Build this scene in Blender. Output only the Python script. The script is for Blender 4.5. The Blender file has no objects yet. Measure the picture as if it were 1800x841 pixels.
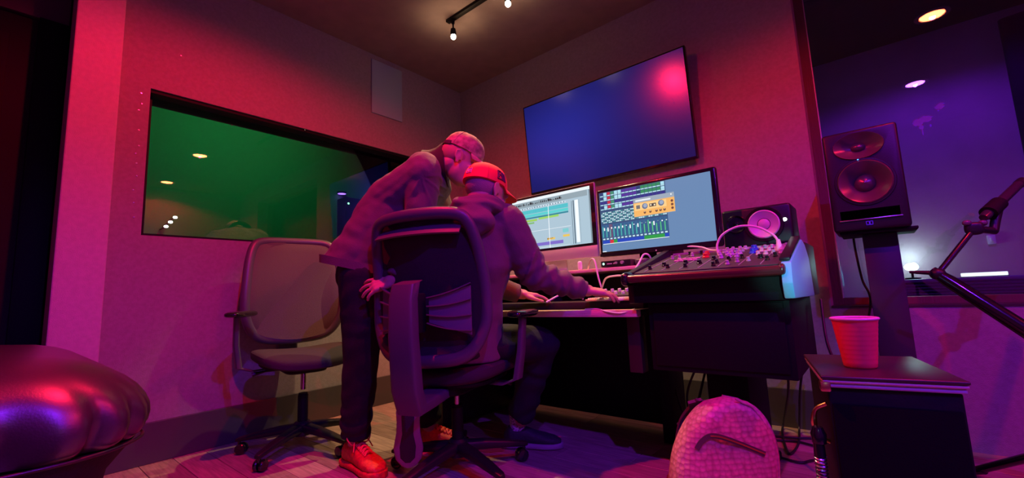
import bpy, bmesh, math, random
import numpy as np
from mathutils import Vector, Matrix, noise
random.seed(7)
PI = math.pi
S = bpy.context.scene
C = S.collection
V = Vector

# ------------------------------------------------------------------ camera, world, exposure
def make_camera():
    yaw, pitch, roll, f = -0.692822, 0.127607, -0.0423956, 759.43
    fw = V((math.sin(yaw)*math.cos(pitch), math.cos(yaw)*math.cos(pitch), math.sin(pitch)))
    r0 = V((math.cos(yaw), -math.sin(yaw), 0)); u0 = r0.cross(fw)
    r = r0*math.cos(roll) + u0*math.sin(roll)
    u = -r0*math.sin(roll) + u0*math.cos(roll)
    cd = bpy.data.cameras.new('camera'); cd.sensor_fit = 'HORIZONTAL'; cd.sensor_width = 36
    cd.lens = f/1800*36; cd.clip_start = 0.02
    o = bpy.data.objects.new('camera', cd); C.objects.link(o)
    m = Matrix((r, u, -fw)).transposed().to_4x4(); m.translation = (0, 0, 0.8)
    o.matrix_world = m
    S.camera = o
make_camera()
W = bpy.data.worlds.new('world'); S.world = W; W.use_nodes = True
W.node_tree.nodes['Background'].inputs[0].default_value = (0.5, 0.3, 0.6, 1)
W.node_tree.nodes['Background'].inputs[1].default_value = 0.004
S.view_settings.view_transform = 'Standard'; S.view_settings.look = 'None'
S.view_settings.gamma = 1; S.view_settings.exposure = 0.0
S.view_settings.use_curve_mapping = False
S.cycles.use_denoising = True
S.cycles.max_bounces = 8
S.cycles.sample_clamp_indirect = 4
RED, PURPLE, WARM = (1, 0.004, 0.055), (0.17, 0.012, 1), (1, 0.62, 0.32)
RED_W, PURPLE_W, WARM_W = 270, 290, 115
CAN_Z = 2.86

# ------------------------------------------------------------------ materials
def lin(r, g, b):
    f = lambda c: (c/255)/12.92 if c <= 10 else ((c/255+0.055)/1.055)**2.4
    return (f(r), f(g), f(b))
def mat(name, col, rough=0.5, metal=0.0, bump=None, vary=None, coat=0.0, spec=0.5, stretch=(1, 1, 1), sheen=0.0):
    m = bpy.data.materials.new(name); m.use_nodes = True
    nt = m.node_tree; b = nt.nodes['Principled BSDF']
    b.inputs['Base Color'].default_value = (*col, 1)
    b.inputs['Roughness'].default_value = rough; b.inputs['Metallic'].default_value = metal
    b.inputs['Specular IOR Level'].default_value = spec
    b.inputs['Coat Weight'].default_value = coat; b.inputs['Coat Roughness'].default_value = 0.08
    b.inputs['Sheen Weight'].default_value = sheen
    if bump or vary:
        tc = nt.nodes.new('ShaderNodeTexCoord'); mp = nt.nodes.new('ShaderNodeMapping')
        mp.inputs['Scale'].default_value = stretch
        nt.links.new(tc.outputs['Object'], mp.inputs['Vector'])
    if bump:
        n = nt.nodes.new('ShaderNodeTexNoise'); n.inputs['Scale'].default_value = bump[0]; n.inputs['Detail'].default_value = 5
        bp = nt.nodes.new('ShaderNodeBump'); bp.inputs['Strength'].default_value = bump[1]; bp.inputs['Distance'].default_value = bump[2] if len(bump) > 2 else 0.01
        nt.links.new(mp.outputs[0], n.inputs['Vector']); nt.links.new(n.outputs[0], bp.inputs['Height']); nt.links.new(bp.outputs[0], b.inputs['Normal'])
    if vary:
        n2 = nt.nodes.new('ShaderNodeTexNoise'); n2.inputs['Scale'].default_value = vary[0]; n2.inputs['Detail'].default_value = 6
        mx = nt.nodes.new('ShaderNodeMix'); mx.data_type = 'RGBA'
        mx.inputs[6].default_value = (*col, 1); mx.inputs[7].default_value = (*vary[1], 1)
        cr = nt.nodes.new('ShaderNodeMapRange'); cr.inputs[1].default_value = 0.35; cr.inputs[2].default_value = 0.65
        nt.links.new(mp.outputs[0], n2.inputs['Vector']); nt.links.new(n2.outputs[0], cr.inputs[0]); nt.links.new(cr.outputs[0], mx.inputs[0])
        nt.links.new(mx.outputs[2], b.inputs['Base Color'])
    return m
def emit(name, col, s):
    m = bpy.data.materials.new(name); m.use_nodes = True; nt = m.node_tree; nt.nodes.clear()
    e = nt.nodes.new('ShaderNodeEmission'); e.inputs[0].default_value = (*col, 1); e.inputs[1].default_value = s
    o = nt.nodes.new('ShaderNodeOutputMaterial'); nt.links.new(e.outputs[0], o.inputs[0]); return m
def glass_mat(name, tint, ior):
    m = bpy.data.materials.new(name); m.use_nodes = True; nt = m.node_tree; nt.nodes.clear()
    t = nt.nodes.new('ShaderNodeBsdfTransparent'); t.inputs[0].default_value = (*tint, 1)
    g = nt.nodes.new('ShaderNodeBsdfGlossy'); g.inputs['Roughness'].default_value = 0.0
    fr = nt.nodes.new('ShaderNodeFresnel'); fr.inputs[0].default_value = ior
    mx = nt.nodes.new('ShaderNodeMixShader'); o = nt.nodes.new('ShaderNodeOutputMaterial')
    nt.links.new(fr.outputs[0], mx.inputs[0]); nt.links.new(t.outputs[0], mx.inputs[1]); nt.links.new(g.outputs[0], mx.inputs[2]); nt.links.new(mx.outputs[0], o.inputs[0])
    return m
def screen_mat(name, s, rough=0.15):
    m = bpy.data.materials.new(name); m.use_nodes = True; nt = m.node_tree; b = nt.nodes['Principled BSDF']
    a = nt.nodes.new('ShaderNodeAttribute'); a.attribute_name = 'col'
    b.inputs['Base Color'].default_value = (0.005, 0.005, 0.005, 1); b.inputs['Roughness'].default_value = rough
    nt.links.new(a.outputs[0], b.inputs['Emission Color']); b.inputs['Emission Strength'].default_value = s
    return m
M = {}
M['wall'] = mat('grey wall fabric', (0.30, 0.27, 0.27), 0.95, bump=(260, 0.5, 0.004), vary=(55, (0.26, 0.235, 0.235)), spec=0.1)
M['wall_light'] = mat('pale wall fabric', (0.50, 0.44, 0.45), 0.95, bump=(260, 0.4, 0.004), vary=(45, (0.45, 0.40, 0.41)), spec=0.1)
M['wall_dark'] = mat('black painted wall', (0.005, 0.004, 0.005), 0.9, bump=(40, 0.2))
M['ceiling'] = mat('dark ceiling paint', (0.24, 0.19, 0.18), 0.95, bump=(120, 0.3, 0.003), vary=(8, (0.21, 0.165, 0.16)), spec=0.1)
M['base'] = mat('dark baseboard', (0.055, 0.05, 0.05), 0.45, bump=(30, 0.1))
M['wood_trim'] = mat('dark stained trim', (0.10, 0.05, 0.035), 0.6, bump=(25, 0.3), stretch=(6, 6, 0.6))
M['black'] = mat('matte black', (0.007, 0.007, 0.008), 0.6, bump=(90, 0.1), spec=0.15)
M['black_gloss'] = mat('gloss black', (0.008, 0.008, 0.009), 0.18, coat=0.4)
M['black_plastic'] = mat('black plastic', (0.012, 0.012, 0.014), 0.4, bump=(160, 0.15, 0.003), spec=0.35)
M['grey_plastic'] = mat('grey chair plastic', (0.075, 0.07, 0.08), 0.4, bump=(200, 0.1, 0.003))
M['chair_fabric'] = mat('seat fabric', (0.028, 0.022, 0.026), 0.85, bump=(300, 0.5, 0.003))
M['mesh_fabric'] = mat('chair mesh', (0.075, 0.05, 0.05), 0.7, bump=(420, 0.6, 0.003))
M['mesh_dark'] = mat('dark chair mesh', (0.02, 0.018, 0.02), 0.8, bump=(420, 0.6, 0.003))
M['chrome'] = mat('brushed steel', (0.6, 0.6, 0.62), 0.25, metal=1.0)
M['brass'] = mat('worn brass', (0.7, 0.45, 0.2), 0.3, metal=1.0)
M['leather'] = mat('black leather', (0.04, 0.022, 0.024), 0.38, bump=(210, 0.15, 0.004), spec=0.9, coat=0.8)
M['leather'].node_tree.nodes['Principled BSDF'].inputs['Coat Roughness'].default_value = 0.33
M['piping'] = mat('dark piping', (0.03, 0.015, 0.016), 0.35)
M['leather_base'] = mat('dark couch cloth', (0.006, 0.005, 0.006), 0.8, bump=(120, 0.3))
M['tan_wood'] = mat('light desk edge', (0.74, 0.58, 0.40), 0.5, bump=(20, 0.2), vary=(14, (0.62, 0.47, 0.31)), stretch=(1, 8, 8))
M['desk'] = mat('dark desk laminate', (0.03, 0.022, 0.02), 0.45, bump=(60, 0.1))
M['rail'] = mat('console arm rest', (0.07, 0.022, 0.016), 0.28, coat=0.3)
M['panel_grey'] = mat('console panel', (0.05, 0.047, 0.042), 0.5, bump=(80, 0.15))
M['cheek'] = mat('pale console cheek', (0.16, 0.75, 0.72), 0.45, bump=(60, 0.08))  # teal light falling on the cheek is put into this base colour
M['alu'] = mat('brushed aluminium', (0.62, 0.6, 0.6), 0.38, metal=0.6, bump=(200, 0.05))
M['white'] = mat('white plastic', (0.75, 0.73, 0.72), 0.4)
M['cable_white'] = mat('white cable', (0.75, 0.68, 0.68), 0.45)
M['cable_black'] = mat('black cable', (0.012, 0.01, 0.012), 0.5)
M['cable_pink'] = mat('pale pink cable', (0.75, 0.55, 0.65), 0.45)
M['cone'] = mat('speaker cone', (0.07, 0.05, 0.04), 0.30, bump=(40, 0.05), spec=1.0)
M['cone_pale'] = mat('pale speaker cone', (0.55, 0.45, 0.5), 0.4)
M['skin'] = mat('skin', (0.50, 0.27, 0.20), 0.55, bump=(150, 0.15, 0.003), vary=(20, (0.45, 0.22, 0.17)))
M['beard'] = mat('grey beard', (0.45, 0.42, 0.40), 0.9, bump=(300, 0.9, 0.004))
M['hair'] = mat('short grey stubble', (0.33, 0.21, 0.19), 0.85, bump=(300, 0.9, 0.004))
M['jacket'] = mat('grey brown pullover', (0.11, 0.085, 0.078), 0.9, bump=(160, 0.35, 0.003), sheen=0.05)
M['jacket_dark'] = mat('dark jacket lining', (0.035, 0.025, 0.025), 0.85, bump=(160, 0.3, 0.003))
M['hoodie'] = mat('brown grey hoodie', (0.12, 0.092, 0.086), 0.92, bump=(170, 0.4, 0.003), sheen=0.05)
M['trousers'] = mat('black trousers', (0.009, 0.008, 0.010), 0.85, bump=(140, 0.4, 0.003))
M['red_cap'] = mat('red cap cloth', (0.80, 0.045, 0.04), 0.8, bump=(300, 0.3, 0.002))
M['thread_dark'] = mat('dark embroidery thread', (0.10, 0.02, 0.05), 0.7)
M['thread_pale'] = mat('pale embroidery thread', (0.75, 0.5, 0.5), 0.7)
M['camo'] = mat('camouflage cloth', (0.42, 0.33, 0.20), 0.85, vary=(34, (0.16, 0.12, 0.07)), bump=(260, 0.3, 0.003))
M['red_shoe'] = mat('red mesh shoe', (0.75, 0.05, 0.03), 0.6, bump=(170, 0.5, 0.004), vary=(60, (0.5, 0.03, 0.02)))
M['red_lace'] = mat('orange red lace', (0.9, 0.16, 0.08), 0.6)
M['sole'] = mat('grey shoe sole', (0.30, 0.22, 0.26), 0.6, bump=(120, 0.5, 0.004))
M['dark_shoe'] = mat('dark shoe cloth', (0.03, 0.028, 0.032), 0.7, bump=(160, 0.3))
M['sock'] = mat('speckled sock', (0.75, 0.6, 0.75), 0.8, vary=(120, (0.06, 0.03, 0.08)))
M['cup_red'] = mat('red plastic cup', (0.88, 0.07, 0.10), 0.4)
M['cup_rim'] = mat('white cup lining', (0.85, 0.8, 0.82), 0.35)
M['cup_lip'] = mat('pale cup lip', (0.85, 0.45, 0.6), 0.3)
M['bag'] = mat('embossed bag leather', (0.60, 0.24, 0.30), 0.5, spec=0.4)
M['bag_dark'] = mat('bag trim', (0.10, 0.05, 0.06), 0.45)
M['foam'] = mat('black foam', (0.006, 0.006, 0.006), 0.95, bump=(300, 0.2, 0.003), spec=0.05)
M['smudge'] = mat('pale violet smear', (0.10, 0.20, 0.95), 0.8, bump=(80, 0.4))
M['purple_panel'] = mat('lumbar plastic', (0.12, 0.11, 0.13), 0.42)
M['led_white'] = emit('white indicator', (0.9, 0.95, 1), 12)
M['led_blue'] = emit('blue indicator', (0.05, 0.25, 1), 6)
M['led_green'] = emit('green indicator', (0.25, 1, 0.45), 4)
M['can_red'] = emit('red lamp face', (1, 0.13, 0.045), 75)
M['can_purple'] = emit('purple lamp face', (0.34, 0.08, 1), 60)
M['bulb'] = emit('warm lamp face', (1, 0.85, 0.6), 14)
M['teal_lamp'] = emit('teal lamp face', (0.55, 1, 0.88), 10)
M['bar_lamp'] = emit('cool bar lamp face', (0.8, 0.95, 1), 2.0)
def woven(m):      # scale shaped emboss on the bag
    nt = m.node_tree; b = nt.nodes['Principled BSDF']
    tc = nt.nodes.new('ShaderNodeTexCoord'); v = nt.nodes.new('ShaderNodeTexVoronoi'); v.inputs['Scale'].default_value = 62
    v.inputs['Randomness'].default_value = 0.45
    bp = nt.nodes.new('ShaderNodeBump'); bp.inputs['Strength'].default_value = 1.0; bp.inputs['Distance'].default_value = 0.003
    rp = nt.nodes.new('ShaderNodeMapRange'); rp.inputs[1].default_value = 0.35; rp.inputs[2].default_value = 0.9; rp.inputs[3].default_value = 0; rp.inputs[4].default_value = 1
    mx = nt.nodes.new('ShaderNodeMix'); mx.data_type = 'RGBA'; mx.inputs[6].default_value = b.inputs['Base Color'].default_value; mx.inputs[7].default_value = (0.36, 0.11, 0.15, 1)
    nt.links.new(v.outputs[0], rp.inputs[0]); nt.links.new(rp.outputs[0], mx.inputs[0]); nt.links.new(mx.outputs[2], b.inputs['Base Color'])
    nt.links.new(tc.outputs['Object'], v.inputs['Vector']); nt.links.new(v.outputs[0], bp.inputs['Height']); nt.links.new(bp.outputs[0], b.inputs['Normal'])
woven(M['bag'])
PLANKS = [mat('floor board tone %d' % i, c, 0.42, bump=(18, 0.25, 0.004), vary=(9, tuple(x*0.6 for x in c)), stretch=(0.7, 9, 9)) for i, c in
          enumerate([(0.44, 0.30, 0.24), (0.34, 0.23, 0.18), (0.52, 0.37, 0.30), (0.39, 0.27, 0.22)])]

# ------------------------------------------------------------------ object helpers
def tag(o, label=None, cat=None, group=None, kind=None):
    if label: o['label'] = label
    if cat: o['category'] = cat
    if group: o['group'] = group
    if kind: o['kind'] = kind
    return o
def thing(name, label, cat, loc=(0, 0, 0), rz=0.0, group=None):
    o = bpy.data.objects.new(name, None); C.objects.link(o); o.empty_display_size = 0.1
    o.location = loc; o.rotation_euler = (0, 0, rz)
    return tag(o, label, cat, group)
def link(name, me, m, parent=None, world=True):
    o = bpy.data.objects.new(name, me); C.objects.link(o)
    if m is not None and not me.materials: me.materials.append(m)
    if parent is not None:
        o.parent = parent
        if world and parent.type == 'EMPTY':
            o.matrix_parent_inverse = (Matrix.Translation(parent.location) @ parent.rotation_euler.to_matrix().to_4x4()).inverted()
    return o
def copy_tree(o, parent=None):
    c = o.copy(); C.objects.link(c)
    if parent is not None: c.parent = parent
    for ch in list(o.children): copy_tree(ch, c)
    return c
def frame_of(d, up=V((0, 0, 1))):
    z = V(d).normalized()
    if abs(z.dot(up)) > 0.98: up = V((0, 1, 0))
    x = up.cross(z).normalized(); y = z.cross(x)
    return x, y, z
class MB:
    def __init__(s): s.bm = bmesh.new()
    def _faces(s, rings, close_ends=True, cyc=True):
        bm = s.bm; vs = [[bm.verts.new(p) for p in r] for r in rings]; n = len(vs[0]); fs = []
        for a, b in zip(vs[:-1], vs[1:]):
            for i in range(n if cyc else n-1):
                j = (i+1) % n
                try: fs.append(bm.faces.new((a[i], a[j], b[j], b[i])))
                except ValueError: pass
        if close_ends:
            for r in (vs[0], vs[-1]):
                try: fs.append(bm.faces.new(r))
                except ValueError: pass
        bmesh.ops.recalc_face_normals(bm, faces=fs)
        return vs
    def box(s, x0, x1, y0, y1, z0, z1, bevel=0.0, seg=2, mtx=None):
        m = Matrix.Translation(((x0+x1)/2, (y0+y1)/2, (z0+z1)/2)) @ Matrix.Diagonal((abs(x1-x0), abs(y1-y0), abs(z1-z0), 1))
        r = bmesh.ops.create_cube(s.bm, size=1, matrix=m)
        vs = r['verts']
        if bevel > 0:
            es = list({e for v in vs for e in v.link_edges})
            q = bmesh.ops.bevel(s.bm, geom=es, offset=bevel, segments=seg, affect='EDGES', profile=0.5)
            vs = list({v for f in q['faces'] for v in f.verts} | {v for v in vs if v.is_valid})
        if mtx is not None: bmesh.ops.transform(s.bm, matrix=mtx, verts=[v for v in vs if v.is_valid])
        return s
    def rings(s, rings, ends=True): s._faces(rings, ends); return s
    def tube(s, pts, r, n=10, ends=True, sub=0):
        pts = [V(p) for p in pts]
        if sub: pts = spline(pts, sub)
        rr = r if isinstance(r, (list, tuple)) else [r]*len(pts)
        if len(rr) != len(pts): rr = [np.interp(i/(len(pts)-1), np.linspace(0, 1, len(rr)), rr) for i in range(len(pts))]
        rings = []; x = None
        for i, p in enumerate(pts):
            d = (pts[min(i+1, len(pts)-1)] - pts[max(i-1, 0)]).normalized()
            if x is None: x, y, _ = frame_of(d)
            else:
                x = (x - d*x.dot(d)).normalized(); y = d.cross(x)
            rings.append([p + (x*math.cos(2*PI*k/n) + y*math.sin(2*PI*k/n))*rr[i] for k in range(n)])
        s._faces(rings, ends); return s
    def strip(s, pts, w, t, up, sub=0):        # flat band along a path: width w along up, thickness t
        pts = [V(p) for p in pts]
        if sub: pts = spline(pts, sub)
        rings = []
        for i, p in enumerate(pts):
            d = (pts[min(i+1, len(pts)-1)] - pts[max(i-1, 0)]).normalized()
            u = V(up) - d*V(up).dot(d); u.normalize(); k = d.cross(u)
            rings.append([p+u*w/2+k*t/2, p+u*w/2-k*t/2, p-u*w/2-k*t/2, p-u*w/2+k*t/2])
        s._faces(rings); return s
    def lathe(s, prof, axis0, axisdir, n=32, ends=False, up=V((0, 0, 1))):
        x, y, z = frame_of(axisdir, up); o = V(axis0)
        s._faces([[o + z*h + (x*math.cos(2*PI*k/n) + y*math.sin(2*PI*k/n))*max(r, 1e-5) for k in range(n)] for r, h in prof], ends)
        return s
    def cyl(s, p0, p1, r0, r1=None, n=20):
        return s.tube([p0, p1], [r0, r0 if r1 is None else r1], n)
    def ell(s, c, r, rot=None, u=20, v=12):
        m = Matrix.Translation(c) @ (rot.to_4x4() if rot is not None else Matrix.Identity(4)) @ Matrix.Diagonal((*r, 1))
        bmesh.ops.create_uvsphere(s.bm, u_segments=u, v_segments=v, radius=1, matrix=m); return s
    def superell(s, c, r, e1=0.4, e2=0.4, rot=None, u=40, v=20):
        sg = lambda a, e: math.copysign(abs(a)**e, a)
        m = Matrix.Translation(c) @ (rot.to_4x4() if rot is not None else Matrix.Identity(4))
        rings = []
        for j in range(v+1):
            ph = -PI/2 + PI*j/v; cz, cr = sg(math.sin(ph), e1), sg(math.cos(ph), e1)
            rings.append([m @ V((r[0]*max(cr, 1e-4)*sg(math.cos(2*PI*k/u), e2), r[1]*max(cr, 1e-4)*sg(math.sin(2*PI*k/u), e2), r[2]*cz)) for k in range(u)])
        s._faces(rings); return s
    def caps(s, p0, r0, p1, r1, round0=True, round1=True, n=16):
        p0, p1 = V(p0), V(p1); x, y, z = frame_of(p1-p0); L = (p1-p0).length
        prof = []
        if round0: prof += [(r0*math.cos(a), -r0*math.sin(a)) for a in np.linspace(PI/2*0.97, 0.01, 5)]
        prof += [(r0, 0.0), (r1, L)]
        if round1: prof += [(r1*math.cos(a), L+r1*math.sin(a)) for a in np.linspace(0.01, PI/2*0.97, 5)]
        s._faces([[p0+z*h+(x*math.cos(2*PI*k/n)+y*math.sin(2*PI*k/n))*r for k in range(n)] for r, h in prof]); return s
    def loft(s, secs, n=28, e=1.0):     # (centre, u vector, v vector)
        sg = lambda a: math.copysign(abs(a)**e, a)
        s._faces([[V(c)+V(u)*sg(math.cos(2*PI*k/n))+V(v)*sg(math.sin(2*PI*k/n)) for k in range(n)] for c, u, v in secs]); return s
    def prism(s, poly, axis, a0, a1, bevel=0.0):   # polygon in the two other axes (in order), extruded along axis
        def P(q, a):
            if axis == 'x': return V((a, q[0], q[1]))
            if axis == 'y': return V((q[0], a, q[1]))
            return V((q[0], q[1], a))
        n0 = set(s.bm.verts)
        s._faces([[P(q, a0) for q in poly], [P(q, a1) for q in poly]])
        if bevel:
            vs = [v for v in s.bm.verts if v not in n0]; es = list({e for v in vs for e in v.link_edges})
            bmesh.ops.bevel(s.bm, geom=es, offset=bevel, segments=2, affect='EDGES', profile=0.5)
        return s
    def mesh(s, name, smooth=True, angle=35):
        me = bpy.data.meshes.new(name); s.bm.to_mesh(me); s.bm.free()
        if smooth:
            me.polygons.foreach_set('use_smooth', [True]*len(me.polygons))
            try: me.set_sharp_from_angle(angle=math.radians(angle))
            except Exception: pass
        return me
    def build(s, name, m, parent=None, world=True, smooth=True, angle=35):
        return link(name, s.mesh(name, smooth, angle), m, parent, world)
def spline(pts, k):
    out = []; n = len(pts)
    for i in range(n-1):
        p0, p1, p2, p3 = pts[max(i-1, 0)], pts[i], pts[i+1], pts[min(i+2, n-1)]
        for j in range(k):
            t = j/k
            out.append(0.5*((2*p1)+(p2-p0)*t+(2*p0-5*p1+4*p2-p3)*t*t+(3*p1-p0-3*p2+p3)*t**3))
    out.append(pts[-1]); return out
def blob(name, mb, voxel, smooth, m, parent=None, disp=None, world=True):
    me = mb.mesh('raw', False); o = bpy.data.objects.new('raw', me); C.objects.link(o)
    r = o.modifiers.new('r', 'REMESH'); r.mode = 'VOXEL'; r.voxel_size = voxel; r.adaptivity = 0
    if smooth:
        sm = o.modifiers.new('s', 'SMOOTH'); sm.factor = 0.5; sm.iterations = smooth
    dg = bpy.context.evaluated_depsgraph_get()
    nm = bpy.data.meshes.new_from_object(o.evaluated_get(dg)); nm.name = name
    bpy.data.objects.remove(o); bpy.data.meshes.remove(me)
    if disp:
        n = len(nm.vertices); co = np.empty(n*3); nm.vertices.foreach_get('co', co); no = np.empty(n*3); nm.vertices.foreach_get('normal', no)
        co = co.reshape(-1, 3); no = no.reshape(-1, 3)
        d = np.array([disp(V(p)) for p in co])
        co = co + no*d[:, None]; nm.vertices.foreach_set('co', co.ravel()); nm.update()
    nm.polygons.foreach_set('use_smooth', [True]*len(nm.polygons))
    nm.materials.clear()
    return link(name, nm, m, parent, world)
def carve(name, mb, cutter, m, parent=None):      # subtract a cutter from a solid once, keep plain mesh
    a = bpy.data.objects.new('raw', mb.mesh('raw', False)); b = bpy.data.objects.new('cut', cutter.mesh('cut', False))
    C.objects.link(a); C.objects.link(b)
    bo_ = a.modifiers.new('b', 'BOOLEAN'); bo_.operation = 'DIFFERENCE'; bo_.object = b; bo_.solver = 'EXACT'
    dg = bpy.context.evaluated_depsgraph_get(); nm = bpy.data.meshes.new_from_object(a.evaluated_get(dg)); nm.name = name
    bpy.data.objects.remove(a); bpy.data.objects.remove(b)
    nm.polygons.foreach_set('use_smooth', [True]*len(nm.polygons)); nm.set_sharp_from_angle(angle=math.radians(35)); nm.materials.clear()
    return link(name, nm, m, parent)
def structure(name, mb, m, smooth=False):
    o = mb.build(name, m, None, smooth=smooth); o['kind'] = 'structure'; return o

# ------------------------------------------------------------------ the room
XL, YB, ZC = -3.03, 2.92, 2.86
GL, GR = -3.13, 3.15           # planes of the two window panes
fl = structure('floor', MB().box(-6.2, 3.2, -2.2, 5.4, -0.05, -0.006), M['wall_dark'])
rng = random.Random(3)
pm = {}
row = 0; y = 0.12
while y < 2.9:
    x = XL + 0.002 - rng.uniform(0, 0.9); wd = 0.142
    while x < 0.98:
        L = 1.22; x0, x1 = max(x, XL+0.002), min(x+L, 1.0)
        if x1 - x0 > 0.05:
            key = round(x1-x0, 3)
            w = MB().box(0.0012, x1-x0-0.0012, 0.0012, wd-0.0012, -0.006, 0.0, 0.0012, 1).mesh('plank', False)
            w.materials.append(PLANKS[rng.randrange(4)])
            o = link('plank', w, None, fl); o.location = (x0, y, 0)
        x += L
    y += wd
structure('ceiling', MB().box(-3.25, 3.2, -2.2, 3.2, ZC, ZC+0.08), M['ceiling'])
wl = MB().box(-3.25, XL, 0.36, YB+0.3, 0, 1.205).box(-3.25, XL, 0.36, YB+0.3, 2.05, ZC).box(-3.25, XL, 0.36, 0.495, 1.205, 2.05).box(-3.25, XL, 2.32, YB+0.3, 1.205, 2.05)
wl = structure('wall_left', wl, M['wall'])
for i, zz in enumerate((2.005, 1.945, 1.905, 1.79, 1.70, 1.655, 1.60, 1.53, 1.45, 1.38, 1.30)):      # staples that hold the cloth
    MB().box(XL-0.001, XL+0.003, 0.452+0.006*math.sin(i*2.1), 0.459+0.006*math.sin(i*2.1), zz-0.003, zz+0.003).build('staple', M['chrome'], wl, smooth=False)
for yy, zz in ((0.9, 1.945), (1.36, 2.04), (1.93, 1.99), (0.62, 2.3), (1.7, 2.12)):
    MB().box(XL-0.001, XL+0.003, yy, yy+0.006, zz-0.003, zz+0.003).build('staple', M['chrome'], wl, smooth=False)
structure('trim_1', MB().box(-3.25, XL+0.05, 0.175, 0.36, 0, ZC, 0.006), M['wall_light'])
wb = MB().box(-3.25, -0.20, YB, YB+0.28, 0, ZC).box(-0.20, 2.0, YB, YB+0.28, 0, 0.655).box(-0.20, 2.0, YB, YB+0.28, 2.62, ZC).box(2.0, 3.2, YB, YB+0.28, 0, ZC)
structure('wall_back', wb, M['wall'])
structure('wall_right', MB().box(2.9, 3.1, -2.2, YB, 0, ZC), M['wall'])
structure('wall_rear', MB().box(-3.4, 3.1, -1.9, -1.7, 0, ZC), M['wall'])
structure('baseboard_left', MB().box(XL, XL+0.016, 0.36, YB, 0, 0.21, 0.003), M['base'])
structure('baseboard_back', MB().box(XL+0.016, 0.06, YB-0.016, YB, 0, 0.21, 0.003), M['base'])
# dark doorway at the far left
structure('wall_side', MB().box(-3.45, -3.40, -1.9, 0.175, 2.44, ZC), mat('dark red header', (0.10, 0.05, 0.06), 0.9))
d1 = structure('door_1', MB().box(-3.44, -3.40, -1.1, 0.06, 0, 2.42, 0.004), M['wall_dark'])
MB().box(-3.46, -3.385, 0.06, 0.175, 0, 2.44, 0.004).build('door_frame', M['black'], d1)
for a, b in ((0.15, 1.0), (1.15, 2.3)):
    MB().box(-3.402, -3.394, -1.0, -0.04, a, b, 0.003).build('door_panel', M['wall_dark'], d1)
MB().caps((-3.40, -0.02, 1.0), 0.01, (-3.34, -0.02, 1.0), 0.01).caps((-3.345, -0.02, 1.0), 0.009, (-3.345, -0.13, 1.0), 0.008).build('door_handle', M['black'], d1)
structure('wall_doorway', MB().box(-3.5, -3.44, -2.2, 0.4, 0, ZC), M['wall_dark'])
t = tag(MB().box(-3.030, -3.016, 1.90, 2.20, 2.34, 2.81, 0.003).build('light_patch_panel', mat('cool grey light patch', (0.30, 0.42, 0.46), 0.95, bump=(200, 0.4, 0.003))), 'cool grey panel painted as a patch of light high on the left wall near the corner', 'light patch')  # pale patch of light on the wall imitated by a thin grey panel
t = tag(MB().box(-3.075, -3.04, 1.49, 1.56, 1.205, 1.222, 0.003).build('pale_blue_box', mat('pale blue plastic', (0.35, 0.6, 0.8), 0.4)), 'small pale blue box on the booth window ledge beside the man\'s hem', 'box')  # small pale blue thing on the ledge, modelled as a plain box
# windows
w1 = structure('window_1', MB().box(XL-0.22, XL-0.06, 0.495, 0.515, 1.205, 2.05).box(XL-0.22, XL-0.06, 2.30, 2.32, 1.205, 2.05).box(XL-0.22, XL-0.012, 0.495, 2.32, 2.03, 2.05).box(XL-0.22, XL-0.03, 0.495, 2.32, 1.205, 1.22), M['black'])
MB().box(GL-0.004, GL, 0.515, 2.30, 1.22, 2.03).build('pane', glass_mat('booth glass', (0.86, 0.9, 0.88), 1.75), w1, smooth=False)
w2 = structure('window_2', MB().box(-0.20, -0.155, YB+0.17, YB+0.28, 0.655, 2.62).box(-0.155, 2.0, YB+0.17, YB+0.28, 0.655, 0.70).box(1.955, 2.0, YB+0.17, YB+0.28, 0.70, 2.62).box(-0.155, 1.955, YB+0.17, YB+0.28, 2.575, 2.62), M['wood_trim'])
MB().box(-0.155, 1.955, GR, GR+0.006, 0.70, 2.575).build('pane', glass_mat('control room glass', (0.86, 0.85, 0.9), 1.85), w2, smooth=False)
MB().box(-0.1560, -0.150, GR-0.012, GR-0.001, 0.70, 2.575).build('glazing_bead', M['alu'], w2, smooth=False)
MB().box(-0.20, 2.0, YB-0.004, YB+0.17, 0.655, 0.665).build('window_sill', M['desk'], w2)
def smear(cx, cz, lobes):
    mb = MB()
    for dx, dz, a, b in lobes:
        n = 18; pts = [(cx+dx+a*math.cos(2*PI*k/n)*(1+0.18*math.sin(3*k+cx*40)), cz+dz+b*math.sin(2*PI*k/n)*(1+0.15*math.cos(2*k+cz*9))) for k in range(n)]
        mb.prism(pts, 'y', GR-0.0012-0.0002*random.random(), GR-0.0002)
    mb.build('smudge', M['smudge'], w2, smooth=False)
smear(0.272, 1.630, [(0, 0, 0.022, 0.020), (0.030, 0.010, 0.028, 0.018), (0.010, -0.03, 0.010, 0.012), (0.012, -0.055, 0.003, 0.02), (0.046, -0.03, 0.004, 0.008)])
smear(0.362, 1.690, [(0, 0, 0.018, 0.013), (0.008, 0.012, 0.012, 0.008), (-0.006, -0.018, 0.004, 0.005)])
smear(0.000, 1.640, [(0, 0, 0.018, 0.008), (0.012, 0.006, 0.012, 0.007), (-0.014, -0.006, 0.006, 0.004)])

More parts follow.
